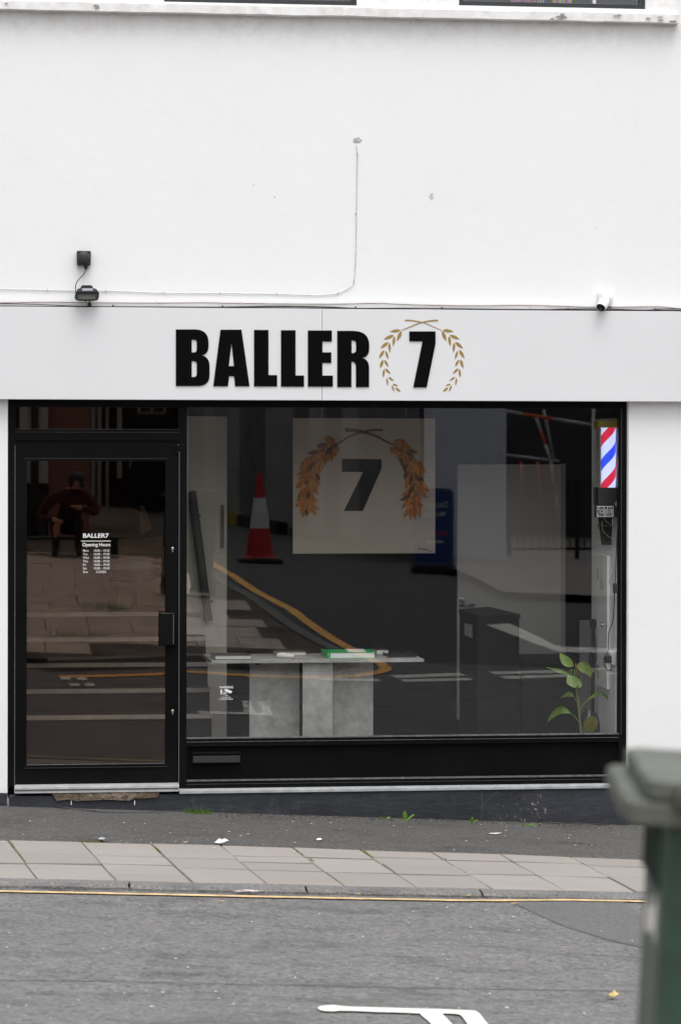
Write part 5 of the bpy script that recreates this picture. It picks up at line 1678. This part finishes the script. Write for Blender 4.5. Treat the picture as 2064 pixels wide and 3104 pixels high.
# moss strips in the flag joints
def moss_strip(pts):
    bm_ = bmesh.new()
    for (a, b) in zip(pts, pts[1:]):
        pa_, pb_ = G(*a), G(*b)
        n = int((pb_ - pa_).length / .006)
        for i in range(n):
            c_ = pa_.lerp(pb_, random.random())
            if noise.noise(c_ * 9) < -.15: continue
            bmesh.ops.create_icosphere(bm_, subdivisions=1, radius=random.uniform(.003, .006), matrix=Matrix.Translation((c_.x + random.uniform(-.004, .004), c_.y + random.uniform(-.006, .006), gz(c_.x, c_.y) + .001)))
    o = bm_obj('joint_moss', bm_, M_MOSS, bed, True)
    o['kind'] = 'stuff'
moss_strip([(33, 2551), (60, 2590), (82, 2615)])
moss_strip([(248, 2558), (262, 2572)])
moss_strip([(462, 2558), (488, 2583)])
moss_strip([(885, 2570), (950, 2612)])
moss_strip([(1095, 2575), (1130, 2600)])
moss_strip([(1310, 2582), (1352, 2606)])

def scrap(name, label, cat, px, pts, m_, h=.006, up=.010):
    """crumpled flat scrap: plan outline pts in metres round the point."""
    p = G(*px)
    z = gz(p.x, p.y) + up
    n = len(pts)
    v = [(p.x + a, p.y + b, z + random.uniform(.0, h)) for a, b in pts]
    v += [(p.x + a * .45, p.y + b * .45, z + random.uniform(.3, 1.6) * h) for a, b in pts]
    v.append((p.x, p.y, z + h))
    f = [[i, (i + 1) % n, n + (i + 1) % n, n + i] for i in range(n)] + [[n + i, n + (i + 1) % n, 2 * n] for i in range(n)]
    o = mesh_obj(name, v, f, m_)
    sm = o.modifiers.new('thick', 'SOLIDIFY')
    sm.thickness = .0012
    return tag(o, label, cat)
def blob(w, d, n=9, r=.3):
    return [(w / 2 * random.uniform(1 - r, 1 + r) * math.cos(2 * math.pi * i / n), d / 2 * random.uniform(1 - r, 1 + r) * math.sin(2 * math.pi * i / n)) for i in range(n)]
scrap('tissue', 'crumpled white tissue on the back edge of the flags left of centre', 'litter', (672, 2562), blob(.085, .06), M_PAPER, .022)
scrap('paper_scrap', 'small torn white paper on the tarmac below the desk', 'litter', (968, 2550), blob(.035, .06, 7, .4), M_PAPER, .006)
scrap('plastic_scrap', 'pale grey plastic scrap at the flag edge near the left', 'litter', (310, 2550), blob(.05, .05), mat('pale_plastic', (.42, .43, .45), .4), .008)
scrap('flattened_packet', 'flattened printed packet in the gutter by the yellow line', 'litter', (748, 2711), blob(.13, .035, 9, .25), mat('printed_packet', (.55, .50, .50), .6, var=(30, .3, 1.3)), .012)
scrap('fallen_leaf', 'curled pale yellow leaf lying on the road beside the bin', 'leaf', (1856, 3030), blob(.05, .035, 8, .35), M_YLEAF, .02)
scrap('bird_dropping', 'white splash on the tarmac below the tall counter', 'stain', (1502, 2532), blob(.075, .05, 11, .45), mat('dropping_white', (.6, .6, .58), .9), .001, .012)
p = G(1035, 2471)
tag(tube('white_stick', [(p.x - .04, p.y, gz(p.x, p.y) + .022), (p.x, p.y - .005, gz(p.x, p.y) + .019), (p.x + .04, p.y - .02, gz(p.x, p.y) + .012)], [.003, .003], M_PAPER, sides=7), 'thin white stick leaning at the foot of the plinth below the desk', 'litter')
butts = [(672, 2740, 'cigarette end on the road just below the yellow line left of centre'), (1084, 2717, 'cigarette end in the gutter right of centre'), (1420, 2722, 'cigarette end beside the yellow line at the edge of the tarmac patch'), (1555, 2746, 'cigarette end on the corner of the tarmac patch'), (564, 2560, 'cigarette end on the flag edge left of the crumpled tissue')]
for x, y, lb_ in butts:
    p = G(x, y)
    a = random.uniform(-.6, .6)
    d = Vector((math.cos(a), math.sin(a), 0)) * .015
    z = gz(p.x, p.y) + .013
    tag(tube('cigarette_end', [Vector((p.x, p.y, z)) - d, Vector((p.x, p.y, z)) + d], [.004, .004], M_TAN, sides=7), lb_, 'cigarette end')
bm_ = bmesh.new()
def grit(region, n, size, up, m_):
    pass
def scatter(name, n, px_fn, size, m_, flat=.35, up=.008):
    bm_ = bmesh.new()
    for i in range(n):
        p = G(*px_fn())
        r = random.uniform(*size)
        mx = Matrix.Translation((p.x, p.y, gz(p.x, p.y) + up + r * flat * .4)) @ Matrix.Rotation(random.uniform(0, 3), 4, 'Z') @ Matrix.Diagonal((r * random.uniform(.7, 1.6), r * random.uniform(.6, 1.1), r * flat, 1))
        bmesh.ops.create_icosphere(bm_, subdivisions=1, radius=1, matrix=mx)
    o = bm_obj(name, bm_, m_)
    stuff(o)
    o['label'] = {'pale_litter_specks': 'tiny pale specks of litter scattered over the tarmac', 'gutter_grit': 'loose dark grit lying in the gutter', 'road_specks': 'pale specks scattered over the road', 'plinth_dirt': 'brown dirt gathered along the foot of the plinth'}[name]
    o['category'] = 'litter' if 'dirt' not in name else 'dirt'
    return o
def gut_px():
    x = random.uniform(-20, 1940)
    return (x, 2698 + .0140 * x + random.gauss(0, 2.5))
scatter('pale_litter_specks', 70, lambda: (random.uniform(0, 1930), random.uniform(2490, 2590)), (.003, .008), mat('pale_speck', (.55, .53, .5), .9), .25, .013)
scatter('gutter_grit', 260, gut_px, (.002, .006), mat('grit', (.10, .095, .09), .95), .6)
scatter('road_specks', 60, lambda: (random.uniform(0, 1950), random.uniform(2745, 3100)), (.003, .008), mat('pale_speck', (.55, .53, .5), .9), .2)
def base_px():
    x = random.uniform(560, 1900)
    return (x, 2463 + (x - 560) * .0275 + abs(random.gauss(4, 6)))
scatter('plinth_dirt', 700, base_px, (.002, .007), mat('brown_dirt', (.075, .055, .042), .98, var=(50, .5, 1.5)), .45)

# ================================================================== wheelie bin by the camera
def wheelie_bin():
    r_ = thing('wheelie_bin', 'dark green wheelie bin with weathered grey-green lid at the right edge', 'wheelie bin', (0, 0, 0), rot=(0, 0, 0))
    def loft(name, rings, m_, rb=.03, seg=3):
        v, f = [], []
        for (x0, x1, y0, y1, z) in rings:
            pts = []
            for cx2, cy2, a0 in ((x1 - rb, y1 - rb, 0), (x0 + rb, y1 - rb, 90), (x0 + rb, y0 + rb, 180), (x1 - rb, y0 + rb, 270)):
                for k in range(seg + 1):
                    a = R(a0 + 90 * k / seg)
                    pts.append((cx2 + rb * math.cos(a), cy2 + rb * math.sin(a), z))
            v += pts
        n = 4 * (seg + 1)
        for i in range(len(rings) - 1):
            for j in range(n):
                f.append([i * n + j, i * n + (j + 1) % n, (i + 1) * n + (j + 1) % n, (i + 1) * n + j])
        f.append(list(range(n))[::-1])
        f.append(list(range((len(rings) - 1) * n, len(rings) * n)))
        o = mesh_obj(name, v, f, m_, r_)
        return o
    # x: width, y: depth (handle at -y), z up
    loft('bin_body', [(-.262, .245, -.27, .24, .05), (-.265, .258, -.28, .275, .5), (-.268, .268, -.29, .30, .958)], M_BINBODY, .045)
    loft('body_rim', [(-.320, .308, -.325, .405, .955), (-.325, .312, -.33, .41, .958), (-.325, .312, -.33, .41, .981), (-.322, .31, -.328, .406, .983)], M_BINLID, .025)
    loft('lid_seam', [(-.29, .29, -.305, .365, .9832), (-.29, .29, -.305, .365, .9868)], M_BINDARK, .025)
    lid = loft('bin_lid', [(-.296, .296, -.315, .375, .987), (-.298, .298, -.317, .377, .989), (-.298, .298, -.317, .377, 1.009), (-.294, .294, -.313, .373, 1.011)], M_BINLID, .025)
    v2 = loft('lid_dome', [(-.14, .262, -.27, .26, 1.0095), (-.12, .257, -.265, .255, 1.040), (-.09, .24, -.25, .22, 1.052)], M_BINLID, .03)
    box('painted_lid_slot', (-.141, -.19, 1.016), (-.10, .12, 1.036), M_BINDARK, lid, .002)  # solid dark box, its colour stands in for the shaded grip opening
    v2.parent = lid
    # ribs under the rim and side grips
    for sx in (-1, 1):
        for y in (-.18, -.06, .06, .18):
            box('rim_rib', (sx * .262 - .014, y - .008, .86), (sx * .262 + .014, y + .008, .954), M_BINDARK if y in (-.06, .18) else M_BINBODY, r_)
        for y in (-.15, 0, .15):
            box('body_flute', (sx * .256 - .006, y - .035, .25), (sx * .256 + .004, y + .035, .78), M_BINBODY, r_, .004)
    for i in range(9):
        y = -.27 + i * .075
        box('lid_ridge', (-.3305, y, .957), (-.324, y + .03, .982), M_BINLID, r_, .002)
        box('lid_ridge', (-.303, y, .9885), (-.2975, y + .03, 1.009), M_BINLID, r_, .002)
    for x in (-.18, -.06, .06, .18):
        box('rim_rib', (x - .008, -.306, .86), (x + .008, -.282, .954), M_BINDARK if x in (-.06, .18) else M_BINBODY, r_)
    hd = tube('handle_bar', [(-.25, -.33, .99), (-.25, -.40, 1.005), (.25, -.40, 1.005), (.25, -.33, .99)], [.017, .017], M_BINLID, r_, 10, False)
    for x in (-.15, .15):
        box('handle_bracket', (x - .02, -.40, .95), (x + .02, -.30, .995), M_BINLID, hd, .004)
    g1 = tube('lid_grip', [(-.16, -.20, 1.030), (-.16, -.205, 1.052), (.2, -.205, 1.052), (.2, -.20, 1.030)], [.012, .012], M_BINLID, lid, 8, False)
    axl = tube('axle', [(-.27, .20, .10), (.27, .20, .10)], [.012, .012], M_STEEL, r_, 8)
    for sx in (-1, 1):
        w = lathe('wheel', [(.10, -.022), (.1, .022)], M_RUBBER, r_, (sx * .265, .20, .10), 24, (1, 0, 0))
        lathe('wheel_hub', [(.055, -.024), (.055, .024)], M_BINDARK, w, (sx * .265, .20, .10), 18, (1, 0, 0))
    # faded white lettering mark on the side
    for i in range(7):
        z0 = .79 + random.uniform(-.012, .012)
        zh = random.choice((.03, .045, .05))
        box('faded_lettering', (-.2685, -.14 + i * .042, z0), (-.2655 , -.14 + i * .042 + .022, z0 + zh), M_VINYL, r_)
    return r_
wb = wheelie_bin()
bx_, by_ = 1.027, -11.18
wb.location = (bx_, by_, gz(bx_, by_) + UP + .002)
wb.rotation_euler = (0, R(3.4), R(-8.4))
wb.scale = (1, .55, 1.09)

# ================================================================== what stands across the street (seen in the glass)
# traffic cone
cp0 = MG(790, 1708)
Yc_ = cp0.y
cone = thing('traffic_cone', 'tall red and white traffic cone on the side street, mirrored in the window', 'traffic cone', cp0)
zs = cp0.z
H_ = M(790, 1436, -Yc_).z - zs
box('cone_base', (cp0.x - .30, Yc_ - .30, zs + .002), (cp0.x + .30, Yc_ + .30, zs + .055), M_RUBBER, cone, .02)
box('base_top', (cp0.x - .28, Yc_ - .28, zs + .056), (cp0.x + .28, Yc_ + .28, zs + .075), M_CONEBASE, cone, .012)
r0, r1 = .19, .032
def cr(t): return r0 + (r1 - r0) * t
def band(name, t0, t1, m_, e=0): lathe(name, [(cr(t0) + e, t0), (cr(t1) + e, t1)] if False else [(cr(t0) + e, zs + .075 + (H_ - .075) * t0), (cr(t1) + e, zs + .075 + (H_ - .075) * t1)], m_, cone, (cp0.x, Yc_, 0), 28)
band('cone_body', 0, .35, M_RED); band('reflective_sleeve', .35, .71, M_CONEWHITE, .003); band('cone_body', .71, 1, M_RED)
lathe('base_collar', [(.22, zs + .076), (.22, zs + .088), (.195, zs + .1)], M_RED, cone, (cp0.x, Yc_, 0), 28)
# A-board
ab0 = MG(1318, 1742)
Ya = ab0.y
ab = thing('pavement_sign', 'navy blue pavement sign with white and red lettering, mirrored in the window', 'pavement sign', ab0)
x0_, x1_ = M(1258, 1700, -Ya).x, M(1380, 1700, -Ya).x
zt_, zb2 = M(1318, 1481, -Ya).z, M(1318, 1716, -Ya).z
rr = .09
def rounded(x0, x1, z0, z1, r):
    pts = [(x0, z0), (x1, z0)]
    for k in range(7): pts.append((x1 - r + r * math.cos(R(90 * k / 6)), z1 - r + r * math.sin(R(90 * k / 6))))
    for k in range(7): pts.append((x0 + r - r * math.sin(R(90 * k / 6)), z1 - r + r * math.cos(R(90 * k / 6))))
    return pts
flat_shape('sign_board', [rounded(x0_, x1_, zb2, zt_, rr)], .05, Ya - .05, M_BLUEBOARD, ab)
flat_shape('gold_border', [rounded(x0_ + .02, x1_ - .02, zb2 + .02, zt_ - .02, rr - .02), rounded(x0_ + .028, x1_ - .028, zb2 + .028, zt_ - .028, rr - .028)], .002, Ya + .001, M_GOLDLINE, ab)
box('sign_foot', (x0_ - .02, Ya - .18, ab0.z), (x1_ + .02, Ya + .12, zb2 - .002), M_RUBBER, ab, .02)
def ab_text(s_, x_l, x_r, ybase, hpx, m_):
    a, b = M(x_l, ybase, -Ya), M(x_r, ybase, -Ya)
    h = M(x_l, ybase - hpx, -Ya).z - a.z
    text_mesh('sign_lettering', s_, .1, (b.x, Ya + .002, a.z), m_, ab, .012, width=b.x - a.x, height=h, facing=1, thick=.002)
ab_text('Discovery', 1285, 1361, 1545, 24, M_VINYL)
ab_text('Museum', 1285, 1355, 1566, 15, M_VINYL)
ab_text('Entrance', 1284, 1359, 1625, 16, M_REDTEXT)
arw = [M(x, y, -Ya) for x, y in ((1291, 1643), (1307, 1633), (1307, 1640), (1348, 1640), (1348, 1647), (1307, 1647), (1307, 1653))]
flat_shape('sign_arrow', [[(p.x, p.z) for p in arw]], .003, Ya + .002, M_VINYL, ab)
# corrugated hoarding along the side street
hA, hB = Vector((4.75, -19.9)), Vector((1.9, -36.0))
hd_ = thing('hoarding', 'long dark corrugated steel hoarding along the side street, mirrored in the window', 'hoarding', (hA.x, hA.y, gz(hA.x, hA.y)))
e_ = (hB - hA).normalized()
hn = Vector((e_.y, -e_.x))
L_tot = (hB - hA).length
def hoard_sheet(s0, s1, h=2.75):
    v, f = [], []
    n = max(2, int((s1 - s0) / .0375))
    for i in range(n + 1):
        s_ = s0 + (s1 - s0) * i / n
        off = (.0, .0, .03, .06, .06, .03)[i % 6]
        p = hA + e_ * s_ + hn * off
        z = gz(p.x, p.y)
        v += [(p.x, p.y, z + .08), (p.x, p.y, z + h)]
    for i in range(n): f.append([2 * i, 2 * i + 1, 2 * i + 3, 2 * i + 2])
    o = mesh_obj('steel_sheet', v, f, random.choice(M_HOARDS), hd_)
    sm = o.modifiers.new('thick', 'SOLIDIFY'); sm.thickness = .003
k = 0.0
while k < L_tot - .1:
    hoard_sheet(k, min(k + .99, L_tot))
    k += 1.0
def hbar(name, s0, s1, z0, z1, d0, d1, m_):
    pts = [hA + e_ * s0 + hn * d0, hA + e_ * s1 + hn * d0, hA + e_ * s1 + hn * d1, hA + e_ * s0 + hn * d1]
    zz = [gz(p.x, p.y) for p in pts]
    v = [(p.x, p.y, z + z0) for p, z in zip(pts, zz)] + [(p.x, p.y, z + z1) for p, z in zip(pts, zz)]
    mesh_obj(name, v, [[0, 3, 2, 1], [4, 5, 6, 7], [0, 1, 5, 4], [1, 2, 6, 5], [2, 3, 7, 6], [3, 0, 4, 7]], m_, hd_)
for i in range(8):
    hbar('base_block', 7.3 + i * 1.0, 8.2 + i * 1.0, .0, .22, .06, .25, M_HAZARD if i % 2 else M_RUBBER)
hbar('base_rail', 0, 7.2, .02, .14, .045, .07, mat('grey_timber', (.12, .115, .11), .9))
# pale end panel of the hoarding
ep = thing('hoarding_end_panel', 'tall pale blue-grey panel closing the near end of the hoarding, mirrored in the window', 'panel', MG(1415, 1716))
Ye = MG(1415, 1716).y
ea, eb = M(1290, 1500, -Ye).x, M(1540, 1500, -Ye).x
zb3 = gz((ea + eb) / 2, Ye)
for i in range(4):
    u0, u1 = ea + (eb - ea) * i / 4, ea + (eb - ea) * (i + 1) / 4
    box('panel_board', (u0 + .002, Ye - .03, zb3 + .01), (u1 - .002, Ye - (.004 if i % 2 else 0), zb3 + 2.7), M_HOARDWHITE, ep)
for x, y in ((1485, 1306), (1532, 1310), (1523, 1381), (1520, 1652)):
    p = M(x, y, -Ye)
    lathe('fixing_bolt', [(.025, 0), (.025, .012), (.012, .02)], M_GALV, ep, (p.x, Ye, p.z), 10, (0, 1, 0))
# railings further right
rl = thing('railings', 'dark upright railings on the far corner, mirrored in the window', 'railings', M(1730, 1700, 21))
Yr = -21.0
ra, rb_ = M(1548, 1600, 21).x, M(1960, 1600, 21).x
rz0, rz1 = gz(5.5, Yr) + .12, gz(5.5, Yr) + 1.15
for z in (rz0 + .05, rz1):
    box('rail', (ra, Yr - .02, z - .02), (rb_, Yr + .02, z + .02), M_RAIL, rl)
n = int((rb_ - ra) / .11)
bar0 = None
for i in range(n + 1):
    x = ra + (rb_ - ra) * i / n
    if bar0 is None:
        bar0 = tube('bar', [(0, 0, rz0), (0, 0, rz1)], [.009, .009], M_RAIL, rl, 6)
        o = bar0
    else:
        o = bar0.copy(); COL.objects.link(o)
    o.location = (x, Yr, 0)
for x in (ra, (ra + rb_) / 2, rb_): box('post', (x - .03, Yr - .03, rz0 - .25), (x + .03, Yr + .03, rz1 + .06), M_RAIL, rl)
# scaffold with red and white tubes
sc_ = thing('scaffold', 'scaffold of steel tubes with red and white sleeves, mirrored in the window top right', 'scaffold', M(1650, 1540, 26))
def striped(pts_px, r_m, rad_, seq):
    a, b = M(*pts_px[0], r_m), M(*pts_px[1], r_m)
    acc = 0
    for frac, m_ in seq:
        tube('scaffold_tube', [a.lerp(b, acc), a.lerp(b, acc + frac)], [rad_, rad_], m_, sc_, 8, False)
        acc += frac
striped([(1535, 1246), (1800, 1288)], 26, .028, ((.2, M_GALV), (.35, M_ORANGE), (.45, M_GALV)))
striped([(1629, 1265), (1675, 1400)], 26, .03, ((.3, M_CONEWHITE), (.3, M_ORANGE), (.4, M_CONEWHITE)))
striped([(1675, 1400), (1692, 1540)], 26, .03, ((.35, M_CONEWHITE), (.4, M_ORANGE), (.25, M_CONEWHITE)))
striped([(1652, 1240), (1685, 1400)], 26.6, .025, ((1, M_GALV),))
striped([(1583, 1400), (1592, 1510)], 25.4, .024, ((.5, M_ORANGE), (.5, M_GALV)))
striped([(1634, 1400), (1644, 1525)], 25.4, .024, ((.6, M_ORANGE), (.4, M_GALV)))
striped([(1540, 1380), (1700, 1398)], 26.4, .025, ((1, M_GALV),))
yb_ = thing('site_banner', 'mustard yellow banner on the far building site, mirrored at the right of the window', 'banner', M(1845, 1330, 24))
p0_, p1_ = M(1806, 1297, 24), M(1900, 1273, 24)
box('banner_cloth', (p0_.x, -24.02, p0_.z), (p1_.x, -24.0, p1_.z), mat('mustard_banner', (.40, .30, .02), .7), yb_)
for x in (p0_.x, p1_.x): tube('banner_post', [(x, -24.05, gz(x, -24)), (x, -24.05, p1_.z + .3)], [.03, .03], M_GALV, yb_, 8)

# buildings round the side street
def far_building(name, label, x0, x1, Y, depth, h, m_, wins=(), trim=M_PALESTONE, door=None):
    z0 = min(gz(x0, Y), gz(x1, Y)) - .4
    r_ = thing(name, label, 'building', ((x0 + x1) / 2, Y, z0 + .4))
    box('wall', (x0, Y - depth, z0), (x1, Y, h), m_, r_)
    box('roof', (x0 - .1, Y - depth - .1, h + .002), (x1 + .1, Y + .12, h + .25), M_DARKSTONE, r_)
    for (wx, wz, ww_, wh) in wins:
        w = box('window', (wx, Y + .002, wz), (wx + ww_, Y + .03, wz + wh), trim, r_)
        for i in range(2):
            for j in range(2):
                box('pane', (wx + .06 + i * (ww_ - .06) / 2, Y + .031, wz + .06 + j * (wh - .06) / 2), (wx + i * (ww_ - .06) / 2 + (ww_ - .06) / 2, Y + .036, wz + (j + 1) * (wh - .06) / 2), M_WINDARK, w)
        box('sill', (wx - .08, Y + .004, wz - .1), (wx + ww_ + .08, Y + .1, wz - .002), trim, w)
    if door:
        d_ = box('door', (door[0], Y + .002, z0), (door[0] + door[1], Y + .04, z0 + .4 + door[2]), door[3], r_)
        box('door_handle', (door[0] + .08, Y + .041, z0 + 1.35), (door[0] + .12, Y + .08, z0 + 1.5), M_STEEL, d_)
    return r_
far_building('brick_building', 'dark red brick building at the end of the side street', 1.8, 9.5, -40, 8, 7.2, M_BRICK, [(3.6, 2.6, 1.2, 1.8), (6.2, 2.6, 1.2, 1.8)])
far_building('dark_building', 'dark stone building behind the railings on the far corner', 9.6, 22, -30, 10, 8.0, M_DARKSTONE, [(10.5, 3.0, 1.2, 1.8), (13, 3.0, 1.2, 1.8), (16, 3.0, 1.2, 1.8)])
far_building('site_building', 'dark unfinished building wall behind the scaffold', 5.2, 9.5, -29, 6, 7.4, M_DARKSTONE, [(6.0, 3.4, 1.0, 1.6), (7.8, 3.4, 1.0, 1.6)])
# shop units on the near-left, behind the photographer
far_building('red_brown_shop', 'red-brown rendered shop front across the street, mirrored in the door', M(147, 1450, 21).x, M(272, 1450, 21).x, -21, 5, 3.1, M_REDBROWN, [], door=None)
far_building('grey_white_shop', 'grey building with white upper band across the street, mirrored in the door', -6.5, M(146, 1450, 21).x - .01, -21, 6, 4.4, M_DARKSTONE, [(-5.8, 2.2, 1.2, 1.3), (-3.8, 2.2, 1.2, 1.3)])
x_a, x_b = M(60, 1440, 20.8).x, M(146, 1440, 20.8).x
wbp = thing('white_sign_panel', 'plain white panel on the grey building, mirrored at the top left of the door', 'panel', (x_a, -20.9, M(100, 1466, 20.8).z))
box('panel_board', (x_a, -20.97, M(100, 1466, 20.8).z), (x_b, -20.85, 3.6), mat('panel_white', (.7, .7, .7), .6), wbp)
tube('drain_pipe', [(x_a + .22, -20.8, gz(x_a, -20.8)), (x_a + .22, -20.8, 3.8)], [.06, .06], M_DARKSTONE, wbp, 10)
far_building('arcade_building', 'dark shop building with pale pillars across the street, mirrored in the door', M(273, 1450, 36.5).x, 1.75, -36.5, 6, 6.4, M_BRICK, [(1.0, 2.3, .6, 1.0)], door=(.75, .9, 2.1, M_RAIL))
for i, (xa_, xb3, lbl) in enumerate(((278, 290, 'leftmost slim grey pillar of the dark shop building'), (296, 309, 'second slim grey pillar of the dark shop building'), (322, 331, 'third slim grey pillar of the dark shop building'), (357, 371, 'short white pillar of the dark shop building'))):
    a, b = M(xa_, 1450, 36), M(xb3, 1450, 36)
    zb4 = gz(a.x, -36) if i < 3 else M(xa_, 1450, 36).z
    o = box('pillar', (a.x, -36.3, zb4), (b.x, -36.1, 3.8), M_PALESTONE if i < 3 else mat('panel_white', (.7, .7, .7), .6), None, .01)
    tag(o, lbl + ', mirrored in the door', 'pillar', 'pillars across the street')
# long terrace behind the camera to the left
far_building('terrace', 'long dark brick terrace on the left beyond the grey building', -24, -6.6, -22, 8, 7.5, M_BRICK, [(-10, 3.4, 1.2, 1.7), (-13, 3.4, 1.2, 1.7), (-16, 3.4, 1.2, 1.7)])

# ---- person leaning over on the far pavement
def person():
    px = M(205, 1560, 16.2)
    X0, Y0 = px.x, -16.2
    g0 = gz(X0, Y0) + UP
    J = {}
    E_, rad_ = [], {}
    def v(n_, x, y, z, r, par=None):
        J[n_] = (X0 + x, Y0 + y, g0 + z)
        rad_[n_] = r
        if par: E_.append((par, n_))
    v('pelvis', .0, -.15, .38, .145)
    v('belly', .02, -.05, .52, .150, 'pelvis')
    v('chest', .06, .08, .68, .170, 'belly')
    v('collar', .08, .16, .79, .105, 'chest')
    v('neck', .10, .22, .84, .060, 'collar')
    v('head0', .11, .26, .88, .085, 'neck')
    v('head1', .12, .30, .94, .098, 'head0')
    v('head2', .12, .31, 1.01, .070, 'head1')
    v('nose', .125, .39, .92, .018, 'head1')
    for s_, n_ in ((-1, 'l'), (1, 'r')):
        v('hip' + n_, s_ * .10, -.12, .36, .105, 'pelvis')
        v('knee' + n_, s_ * .15, .28, .44, .068, 'hip' + n_)
        v('ankle' + n_, s_ * .14, .24, .10, .045, 'knee' + n_)
        v('ball' + n_, s_ * .15, .37, .045, .042, 'ankle' + n_)
        v('toe' + n_, s_ * .155, .46, .035, .03, 'ball' + n_)
        sh = (-.20, .10, .74) if s_ < 0 else (.27, .14, .75)
        el = (-.37, .16, .50) if s_ < 0 else (.38, .24, .55)
        wr_ = (-.17, .33, .47) if s_ < 0 else (.17, .42, .62)
        v('sho' + n_, *sh, .082, 'collar')
        v('elb' + n_, *el, .060, 'sho' + n_)
        v('wri' + n_, *wr_, .036, 'elb' + n_)
        d = (Vector(wr_) - Vector(el)).normalized()
        side_ = d.cross(Vector((0, 0, 1))).normalized()
        pm = Vector(wr_) + d * .06
        v('palm' + n_, *pm, .030, 'wri' + n_)
        for k, (o_, L_) in enumerate(((-.030, .060), (-.010, .070), (.010, .066), (.028, .052))):
            b0_ = pm + side_ * o_ + d * .03
            b1_ = b0_ + d * L_ * .55
            b2_ = b1_ + (d * .6 + Vector((0, 0, -.5))).normalized() * L_ * .5
            v('f%d%s' % (k, n_), *b0_, .0105, 'palm' + n_)
            v('g%d%s' % (k, n_), *b1_, .0095, 'f%d%s' % (k, n_))
            v('h%d%s' % (k, n_), *b2_, .008, 'g%d%s' % (k, n_))
        t0_ = Vector(wr_) + d * .03 + side_ * -.035
        v('t0' + n_, *t0_, .012, 'palm' + n_)
        v('t1' + n_, *(t0_ + d * .04 - side_ * .015), .0095, 't0' + n_)
    names = list(J)
    idx = {n_: i for i, n_ in enumerate(names)}
    me = bpy.data.meshes.new('person_skeleton')
    me.from_pydata([J[n_] for n_ in names], [(idx[a], idx[b]) for a, b in E_], [])
    tmp = bpy.data.objects.new('person_skeleton', me)
    COL.objects.link(tmp)
    tmp.modifiers.new('skin', 'SKIN')
    for i, n_ in enumerate(names):
        sv = me.skin_vertices[0].data[i]
        sv.radius = (rad_[n_], rad_[n_])
        sv.use_root = (n_ == 'pelvis')
    ss = tmp.modifiers.new('sub', 'SUBSURF')
    ss.levels = 2
    dg = bpy.context.evaluated_depsgraph_get()
    body = bpy.data.meshes.new_from_object(tmp.evaluated_get(dg))
    bpy.data.objects.remove(tmp)
    body.materials.clear()
    for m_ in (M_JACKET, M_TROUSER, M_SKIN, M_RUBBER): body.materials.append(m_)
    for p in body.polygons:
        p.use_smooth = True
        c_ = p.center - Vector((X0, Y0, g0))
        mi = 0
        if c_.z < .49: mi = 1
        if c_.z < .085: mi = 3
        for n_ in ('l', 'r'):
            w_p = Vector(J['wri' + n_]); e_p = Vector(J['elb' + n_])
            ax_ = (w_p - e_p).normalized()
            if (p.center - w_p).dot(ax_) > 0 and (p.center - w_p).length < .22: mi = 2
        if c_.z > .86 and c_.y > .19 and abs(c_.x - .12) < .16: mi = 2
        p.material_index = mi
    root = thing('person', 'person in a burgundy jacket sitting bent forward on a low bench, mirrored in the door', 'person', (X0, Y0, g0))
    new_obj('body', body, root)
    hc = Vector(J['head1'])
    lathe('hair', [(.02, -.10), (.085, -.09), (.108, -.03), (.108, .03), (.085, .085), (.04, .112), (.001, .118)], M_HAIR, root, hc + Vector((0, -.028, .025)), 20, (0, -.25, 1))
    for s_ in (-1, 1):
        lathe('eye', [(.010, 0), (.008, .006), (.001, .008)], M_INK, root, hc + Vector((s_ * .035, .088, .01)), 8, (0, 1, 0))
        lathe('ear', [(.018, 0), (.02, .008), (.008, .014)], M_SKIN, root, hc + Vector((s_ * .094, .0, -.005)), 10, (s_, 0, 0))
    box('mouth', tuple(hc + Vector((-.022, .086, -.052))), tuple(hc + Vector((.022, .094, -.046))), mat('lips', (.3, .1, .09), .6), root)
    return root
person()
pb0 = M(205, 1560, 16.2)
bg0 = gz(pb0.x, -16.35) + UP
bench = thing('low_bench', 'low dark green bench under the seated person, mirrored in the door', 'bench', (pb0.x, -16.4, bg0))
M_BENCH = mat('dark_green_bench', (.012, .022, .016), .6)
for i in range(3):
    box('seat_slat', (pb0.x - .75, -16.58 + i * .13, bg0 + .20), (pb0.x + .75, -16.47 + i * .13, bg0 + .235), M_BENCH, bench, .006)
for sx in (-.6, .6):
    box('leg', (pb0.x + sx - .04, -16.56, bg0 + .001), (pb0.x + sx + .04, -16.22, bg0 + .199), M_BENCH, bench)
# grass at the kerb edges across the street
blade_tuft
for (x, y, lb_) in ((230, 1935, 'clump of grass on the far pavement, mirrored low in the door'), (330, 1850, 'patch of grass at the foot of the red-brown shop, mirrored in the door')):
    p = MG(x, y, UP)
    r_ = thing('far_grass', lb_, 'grass', p)
    bm_ = bmesh.new()
    for i in range(70):
        bx2, by2 = p.x + random.gauss(0, .16), p.y + random.gauss(0, .10)
        h = random.uniform(.03, .08)
        a = Vector((bx2, by2, gz(bx2, by2) + UP))
        t = a + Vector((random.uniform(-.05, .05), random.uniform(-.05, .05), h))
        vs = [bm_.verts.new(a - Vector((.004, 0, 0))), bm_.verts.new(a + Vector((.004, 0, 0))), bm_.verts.new(t)]
        bm_.faces.new(vs)
    o = bm_obj('blades', bm_, M_GRASS, r_)
    o['kind'] = 'stuff'
